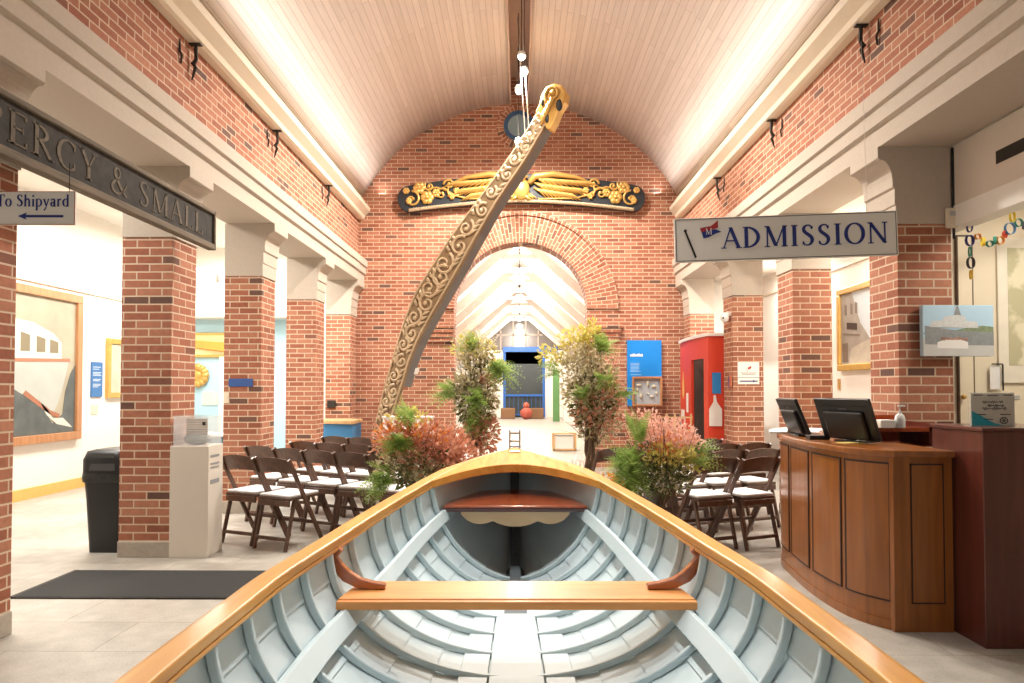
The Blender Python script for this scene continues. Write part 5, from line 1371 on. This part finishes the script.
t = thing('paper_chain', 'garland of multicoloured paper rings draped along the cream wall', 'garland', (3.52, 5.2, 2.42))
CC = {'n': (.05, .06, .22), 'o': (.85, .35, .06), 'g': (.05, .30, .22), 'r': (.70, .10, .06), 'y': (.80, .58, .05), 'b': (.10, .25, .45), 'k': (.05, .05, .06)}
CM = {k: plain('paper_ring', v, .6) for k, v in CC.items()}
def link(x, z, r_, rot, col, el=1.3):
    # open strip ring: turned about its vertical axis by rot
    rows = []; n_ = 18; wv = .011
    Rm = Matrix.Rotation(rot, 3, 'Z')
    for i in range(n_):
        a = 2 * PI * i / n_; c_, s_ = math.cos(a), math.sin(a)
        rows.append([tuple(Rm @ Vector((r_ * c_ * k, dy, r_ * el * s_ * k)) + Vector((x, 0, z))) for (k, dy) in ((1, -wv), (1, wv), (.93, wv), (.93, -wv))])
    rows.append(rows[0]); mb = MB(); mb.grid(rows, closed=True); o = obj('paper_link', mb, CM[col], t); return o
for (x, z, r_, ro, c_, el) in ((-.10, .20, .020, 0, 'n', 1.9), (-.10, .10, .038, .3, 'n', 1.1), (-.10, .015, .010, 0, 'g', 4.0), (-.095, -.07, .034, .3, 'k', 1.3), (-.095, -.16, .009, 0, 'y', 4.0),
        (-.04, .13, .025, .2, 'o', .9), (.0, .09, .03, 1.2, 'y', 1.1), (.05, .075, .03, .2, 'g', .8), (.09, .10, .03, 1.0, 'g', 1.0), (.13, .10, .032, .2, 'o', 1.0), (.165, .145, .018, .4, 'r', 1.6),
        (.205, .19, .046, .2, 'b', 1.0), (.225, .28, .022, .2, 'y', 1.9), (.27, .235, .035, .2, 'g', .9), (.31, .215, .03, 1.0, 'k', 1.0), (.35, .20, .03, .2, 'g', .9), (.39, .21, .03, 1.0, 'r', 1.0), (.43, .225, .032, .2, 'b', 1.0), (.475, .24, .03, 1.0, 'o', 1.0), (.52, .26, .034, .2, 'g', 1.0), (.57, .28, .03, 1.0, 'y', 1), (.62, .31, .034, .2, 'r', 1)):
    link(x, z, r_, ro, c_, el)
t = thing('air_vent', 'dark slotted air vent grille high on the bulkhead', 'vent', (3.325, 4.45, 3.0))
obj('vent_frame', MB().box(-.008, 0, -.01, .31, -.055, .055), M['bulkhead'], t); mb = MB().box(-.012, -.006, .0, .30, -.045, .045); obj('vent_slots', mb, M['iron'], t)

# painting of the grey building on the right aisle wall
t = thing('harbour_painting', 'gold framed painting of a grey gabled building on the right aisle wall', 'painting', (XR, 8.3, 2.15))
def yz(mb, poly, d0, d1): mb.prism(poly, lambda u, v, d: (-d, u, v), d0, d1); return mb
obj('canvas', MB().box(-.03, 0, -.60, .60, -.46, .46), plain('pale_sky_paint', (.60, .66, .70), .6), t)
mb = MB()
for a in ((-.66, .66, -.53, -.45), (-.66, .66, .45, .53), (-.66, -.58, -.45, .45), (.58, .66, -.45, .45)): mb.box(-.06, 0, a[0], a[1], a[2], a[3])
obj('picture_frame', mb, M['goldframe'], t, bevel=.01)
cv = t.children[0]
wl = plain('painted_boards', (.36, .32, .27), .6, var=.25, scale=8)
obj('painted_building', yz(MB(), [(.58, -.45), (.58, .45), (.30, .45), (.08, .05), (.0, -.02), (-.3, -.3), (-.3, -.45)], .03, .034), wl, cv)
obj('painted_sign', yz(MB(), [(.42, .0), (.42, .08), (.16, .05), (.16, -.03)], .034, .037), M['deskline'], cv)
pbr = plain('painted_brown', (.20, .15, .11), .6)
obj('painted_canopy', yz(MB(), [(.52, -.07), (.52, -.05), (.10, -.09), (.10, -.11)], .034, .037), pbr, cv); obj('painted_door', yz(MB(), [(.54, -.42), (.54, -.18), (.40, -.18), (.40, -.42)], .0345, .0375), pbr, cv)
for y in (.47, .32, .2): obj('painted_window', yz(MB(), [(y, .18), (y, .32), (y - .05, .30), (y - .05, .17)], .034, .037), pbr, cv)
obj('painted_ground', yz(MB(), [(.38, -.45), (.3, -.25), (.05, -.2), (-.55, -.1), (-.58, -.45)], .034, .037), plain('painted_quay', (.50, .45, .36), .6, var=.3, scale=9), cv)
tag(obj('brass_plate', MB().box(XR - .01, XR, 8.98, 9.05, 1.38, 1.52), M['goldframe']), 'small brass plate on the right aisle wall below the gold framed painting', 'plate')

# ------------------------------------------------------------------ flower arrangements
def leaves(mb, c, rad, n, size, rr_, droop=0.0, narrow=.5):
    for _ in range(int(n * 1.5)):
        while True:
            p = Vector((rr_.uniform(-1, 1), rr_.uniform(-1, 1), rr_.uniform(-1, 1)))
            if p.length <= 1: break
        p = p * (.55 + .45 * p.length) ; pos = Vector(c) + Vector((p.x * rad[0], p.y * rad[1], p.z * rad[2]))
        d = (Vector((p.x, p.y, p.z * .8 + .15 - droop)) + Vector((rr_.uniform(-.7, .7), rr_.uniform(-.7, .7), rr_.uniform(-.7, .7)))).normalized()
        s_ = size * rr_.uniform(.6, 1.3); sd = d.cross(Vector((rr_.uniform(-1, 1), rr_.uniform(-1, 1), rr_.uniform(-1, 1)))).normalized() * s_ * narrow * .5
        nrm = d.cross(sd).normalized() * s_ * .12
        mb.add([pos, pos + d * s_ * .45 + sd + nrm, pos + d * s_, pos + d * s_ * .45 - sd + nrm], [(0, 1, 2), (0, 2, 3)])
def frond(mb, p0, d, ln, rr_, w_=.35, n=9, size=.05):
    d = Vector(d).normalized(); p = Vector(p0); sdv = d.cross(Vector((0, 0, 1)))
    if sdv.length < .1: sdv = Vector((1, 0, 0))
    sdv.normalize(); tilt = rr_.uniform(-.8, .8); sdv = (sdv * math.cos(tilt) + d.cross(sdv) * math.sin(tilt)).normalized()
    for i in range(n):
        q = i / (n - 1); pos = p + d * ln * q - Vector((0, 0, 1)) * ln * .25 * q * q
        s_ = size * (1.15 - q * .85) * (.5 + min(1, q * 3) * .5)
        for sg in (-1, 1):
            tip = pos + sdv * sg * s_ + d * s_ * .55 - Vector((0, 0, 1)) * s_ * .1; wv = d * s_ * .16
            mb.add([pos - wv, tip, pos + wv], [(0, 1, 2)])
            for k2 in (.35, .65):
                m = pos + (tip - pos) * k2; mb.add([m - d * .004, m + d * s_ * .3 + sdv * sg * s_ * .12, m + d * .012], [(0, 1, 2)])
def twigs(mb, c, rad, n, rr_, base, r_=.004):
    for _ in range(n):
        a = rr_.uniform(0, 2 * PI); q = rr_.uniform(.3, 1); e = Vector(c) + Vector((math.cos(a) * rad[0] * q, math.sin(a) * rad[1] * q, rr_.uniform(-.8, 1.05) * rad[2]))
        b_ = Vector(base); m = (b_ + e) / 2 + Vector((rr_.uniform(-.05, .05), rr_.uniform(-.05, .05), .05)); mb.tube([b_, m, e], [r_, r_ * .7, r_ * .3], 4)
def arrangement(name, label, loc, parts, base, seed, group):
    rr_ = random.Random(seed); t = thing(name, label, 'flowers', loc, 0, group)
    for (nm, mat, fn) in parts:
        mb = MB(); fn(mb, rr_); obj(nm, mb, M[mat], t, recalc=False)
    return t
def clusters(specs, kind='l'):
    def fn(mb, rr_):
        for s_ in specs:
            if len(s_) == 5: leaves(mb, s_[0], s_[1], s_[2], s_[3], rr_, s_[4])
            else: leaves(mb, s_[0], s_[1], s_[2], s_[3], rr_)
    return fn
def fronds(specs):
    def fn(mb, rr_):
        for (c, n, ln, size, dirn, spread) in specs:
            for _ in range(int(n * 1.7)):
                d = Vector(dirn) + Vector((rr_.uniform(-1, 1), rr_.uniform(-1, 1), rr_.uniform(-1, 1))) * spread
                p = Vector(c) + Vector((rr_.uniform(-1, 1), rr_.uniform(-1, 1), rr_.uniform(-1, 1))) * .06
                frond(mb, p, d, ln * rr_.uniform(.7, 1.2), rr_, size=size)
    return fn
GF = 'floral pillars and aisle arrangements'
# tall left pillar, centre x about -0.5 at y 8
def stand(t, h, r_=.02, tripod=True, mat='twig'):
    mb = MB()
    if tripod:
        for k in range(3):
            a = k * 2 * PI / 3 + .5; mb.tube([(.16 * math.cos(a), .16 * math.sin(a), 0), (.05 * math.cos(a + 2), .05 * math.sin(a + 2), h * .55), (.03 * math.cos(a + PI), .03 * math.sin(a + PI), h)], [r_, r_ * .8, r_ * .5], 6)
    return obj('branch_tripod', mb, M[mat], t)
tl = arrangement('floral_pillar', 'tall airy pillar of mixed greenery left of the aisle in front of the arch', (-.50, 8.0, 0), [
  ('dry_foliage', 'olive', clusters([((-.0, 0, 1.35), (.27, .22, .40), 520, .075), ((.02, 0, 1.78), (.24, .2, .22), 260, .06), ((-.25, 0, 1.4), (.16, .1, .14), 90, .07), ((.05, 0, .9), (.18, .15, .25), 160, .07)])),
  ('green_fern', 'fern', fronds([((.18, -.1, 1.65), 34, .30, .075, (.7, -.2, -.3), .6), ((-.28, -.1, 1.35), 22, .26, .06, (-.8, -.2, .2), .6), ((.0, -.15, 1.25), 22, .25, .07, (0, -.8, .1), .8), ((-.02, -.1, 1.0), 14, .22, .06, (0, -.6, -.3), .8), ((-.08, 0, 1.85), 20, .28, .06, (-.2, -.2, .8), .7)])),
  ('dark_leaves', 'dkleaf', clusters([((-.02, .02, 1.2), (.20, .16, .38), 240, .08), ((.02, .0, 1.62), (.16, .12, .16), 90, .07)])),
  ('yellow_leaves', 'yleaf', clusters([((-.05, 0, 1.88), (.26, .15, .16), 120, .06), ((.22, -.1, 1.6), (.12, .1, .16), 60, .06)])),
  ('rust_leaves', 'rust', clusters([((.06, -.05, .86), (.20, .16, .24), 300, .07), ((.12, -.12, 1.5), (.07, .06, .06), 60, .05), ((-.3, 0, .75), (.22, .15, .12), 110, .06)])),
  ('white_sprays', 'wbloom', clusters([((-.02, -.1, 1.45), (.28, .2, .45), 190, .04), ((.05, 0, 1.95), (.2, .15, .14), 120, .035)])),
  ('twigs', 'twig', lambda mb, rr_: twigs(mb, (0, 0, 1.35), (.42, .3, .62), 60, rr_, (0, 0, .7)))], None, 11, 'tall floral pillars by the arch')
stand(tl, 1.2)
tr_ = arrangement('floral_pillar', 'tall pillar of mixed greenery right of the aisle in front of the arch', (.82, 8.0, 0), [
  ('dry_foliage', 'olive', clusters([((.0, 0, 1.45), (.34, .26, .42), 760, .07), ((-.12, 0, 1.75), (.26, .2, .18), 240, .06), ((.1, 0, 1.0), (.26, .2, .25), 260, .07)])),
  ('green_fern', 'fern', fronds([((.12, -.1, 1.85), 26, .24, .06, (.2, -.3, .5), .7), ((.15, -.2, 1.5), 16, .20, .06, (.2, -.8, .1), .7), ((-.12, -.2, 1.35), 16, .2, .06, (-.2, -.8, .1), .7), ((-.38, -.1, 1.62), 16, .24, .05, (-.8, -.1, .2), .5), ((.32, -.1, 1.35), 14, .2, .06, (.8, -.2, .1), .6)])),
  ('dark_leaves', 'dkleaf', clusters([((.06, .02, 1.25), (.26, .2, .42), 330, .08)])),
  ('yellow_leaves', 'yleaf', clusters([((-.1, 0, 1.98), (.28, .15, .15), 180, .07), ((-.42, 0, 1.78), (.18, .1, .12), 80, .07), ((.02, 0, 2.05), (.12, .1, .16), 60, .07)])),
  ('rust_leaves', 'rust', clusters([((.08, -.05, 1.15), (.28, .2, .32), 330, .065), ((.2, -.1, 1.45), (.14, .1, .12), 80, .05)])),
  ('white_sprays', 'wbloom', clusters([((-.08, -.1, 1.6), (.32, .2, .35), 330, .038), ((.1, -.1, 1.2), (.25, .2, .3), 140, .035)])),
  ('twigs', 'twig', lambda mb, rr_: twigs(mb, (0, 0, 1.4), (.48, .3, .62), 70, rr_, (.05, 0, .7)))], None, 12, 'tall floral pillars by the arch')
stand(tr_, 1.2, .03)
# low arrangements nearer the boat
M['darkvase'] = plain('dark_pewter', (.11, .10, .09), .4, metal=.3)
def vase(t, h, r_, mat='darkvase'):
    return obj('vase', MB().lathe([(r_ * .75, 0), (r_ * .8, .02), (r_ * .6, h * .35), (r_ * .75, h * .8), (r_ * 1.15, h), (r_ * 1.05, h)], n=18), M[mat], t, smooth=40)
lo1 = arrangement('aisle_arrangement', 'low bushy arrangement of rust leaves and fern left of the boat bow', (-.83, 5.75, 0), [
  ('rust_leaves', 'rust', clusters([((.12, 0, .88), (.30, .22, .24), 520, .06), ((-.12, 0, 1.0), (.28, .2, .14), 240, .055), ((.3, 0, .8), (.18, .15, .2), 180, .06), ((-.3, 0, .92), (.12, .1, .1), 80, .05)])),
  ('green_fern', 'fern', fronds([((-.14, -.12, .92), 26, .20, .06, (-.2, -.6, .3), .8), ((-.26, -.1, .66), 26, .22, .06, (-.6, -.4, -.1), .6), ((-.08, -.1, 1.1), 14, .24, .05, (-.3, 0, .8), .5), ((.1, -.2, .6), 14, .2, .05, (.2, -.5, -.2), .7)])),
  ('dark_leaves', 'dkleaf', clusters([((-.02, .02, .72), (.3, .2, .2), 260, .06)])),
  ('dry_foliage', 'olive', clusters([((.08, -.12, .68), (.12, .1, .14), 190, .05), ((-.2, 0, .75), (.2, .15, .15), 100, .06)])),
  ('orange_blooms', 'bloom', clusters([((-.25, -.05, 1.0), (.14, .1, .10), 70, .05), ((.05, -.1, 1.02), (.2, .1, .08), 50, .05)])),
  ('yellow_leaves', 'yleaf', clusters([((-.1, 0, 1.14), (.18, .1, .08), 60, .06)])),
  ('twigs', 'twig', lambda mb, rr_: twigs(mb, (0, 0, .85), (.42, .3, .32), 50, rr_, (0, 0, .45)))], None, 21, 'low arrangements beside the boat bow')
vase(lo1, .5, .07)
lo2 = arrangement('aisle_arrangement', 'low arrangement of pink sprays and bright green fern right of the boat bow', (1.10, 5.7, 0), [
  ('green_fern', 'fern', fronds([((-.18, -.12, .78), 46, .24, .065, (-.5, -.4, .1), .7), ((-.14, -.1, 1.0), 16, .24, .055, (-.1, -.1, .9), .4), ((-.2, -.2, .68), 20, .2, .06, (0, -.7, -.3), .7), ((.28, -.1, .84), 22, .24, .05, (.8, -.2, .25), .4)])),
  ('pink_sprays', 'pink', clusters([((.1, .05, 1.0), (.30, .2, .15), 620, .038), ((.26, 0, .92), (.18, .15, .12), 260, .038), ((-.02, .1, 1.12), (.2, .15, .1), 160, .034)])),
  ('yellow_leaves', 'yleaf', clusters([((.12, -.1, .84), (.2, .15, .12), 170, .055), ((.28, -.1, .80), (.14, .1, .1), 90, .05)])),
  ('dark_leaves', 'dkleaf', clusters([((.08, -.08, .68), (.22, .18, .14), 320, .05), ((-.1, .0, .75), (.2, .15, .2), 140, .06)])),
  ('dry_foliage', 'olive', clusters([((.12, -.1, .66), (.18, .15, .12), 150, .05)])),
  ('orange_blooms', 'bloom', clusters([((-.26, -.05, .60), (.12, .1, .05), 60, .05), ((.1, -.1, .92), (.2, .1, .1), 50, .045)])),
  ('twigs', 'twig', lambda mb, rr_: twigs(mb, (.05, 0, .85), (.42, .3, .32), 60, rr_, (.08, 0, .4)))], None, 22, 'low arrangements beside the boat bow')
vase(lo2, .56, .07)
lo3 = arrangement('aisle_arrangement', 'small orange and green posy at the foot of the right floral pillar', (.62, 6.6, 0), [
  ('orange_blooms', 'bloom', clusters([((.18, -.05, .50), (.18, .12, .07), 110, .06)])),
  ('green_fern', 'fern', fronds([((0, 0, .45), 14, .2, .05, (0, -.3, .3), .8)])),
  ('white_blooms', 'wbloom', clusters([((.05, -.05, .5), (.2, .12, .08), 70, .05)]))], None, 23, 'low arrangements beside the boat bow')
vase(lo3, .42, .07)
# lanterns on the floor by the aisle
def lantern(loc, label):
    t = thing('white_lantern', label, 'lantern', loc, R(20), 'white lanterns along the aisle')
    obj('base', MB().box(-.085, .085, -.085, .085, 0, .03), M['white'], t, bevel=.005)
    for sx in (-1, 1):
        for sy in (-1, 1): obj('post', MB().box(sx * .07 - .008, sx * .07 + .008, sy * .07 - .008, sy * .07 + .008, .03, .25), M['white'], t)
    obj('roof', MB().lathe([(.115, .25), (.11, .265), (.05, .33), (.03, .34)], n=4, M=Matrix.Rotation(R(45), 3, 'Z')), M['white'], t)
    obj('ring_handle', MB().tube([(.03 * math.cos(a * PI / 6), 0, .37 + .03 * math.sin(a * PI / 6)) for a in range(12)], .004, 5, closed=True), M['white'], t)
    obj('candle', MB().lathe([(.03, .03), (.03, .15), (.02, .152)], n=14), plain('ivory_wax', (.9, .78, .5), .5, emit=((1, .7, .35), .4)), t)
lantern((-.84, 10.9, 0), 'white lantern standing left of the aisle beyond the rust flowers')
lantern((.93, 10.9, 0), 'white lantern standing right of the aisle beyond the orange posy')
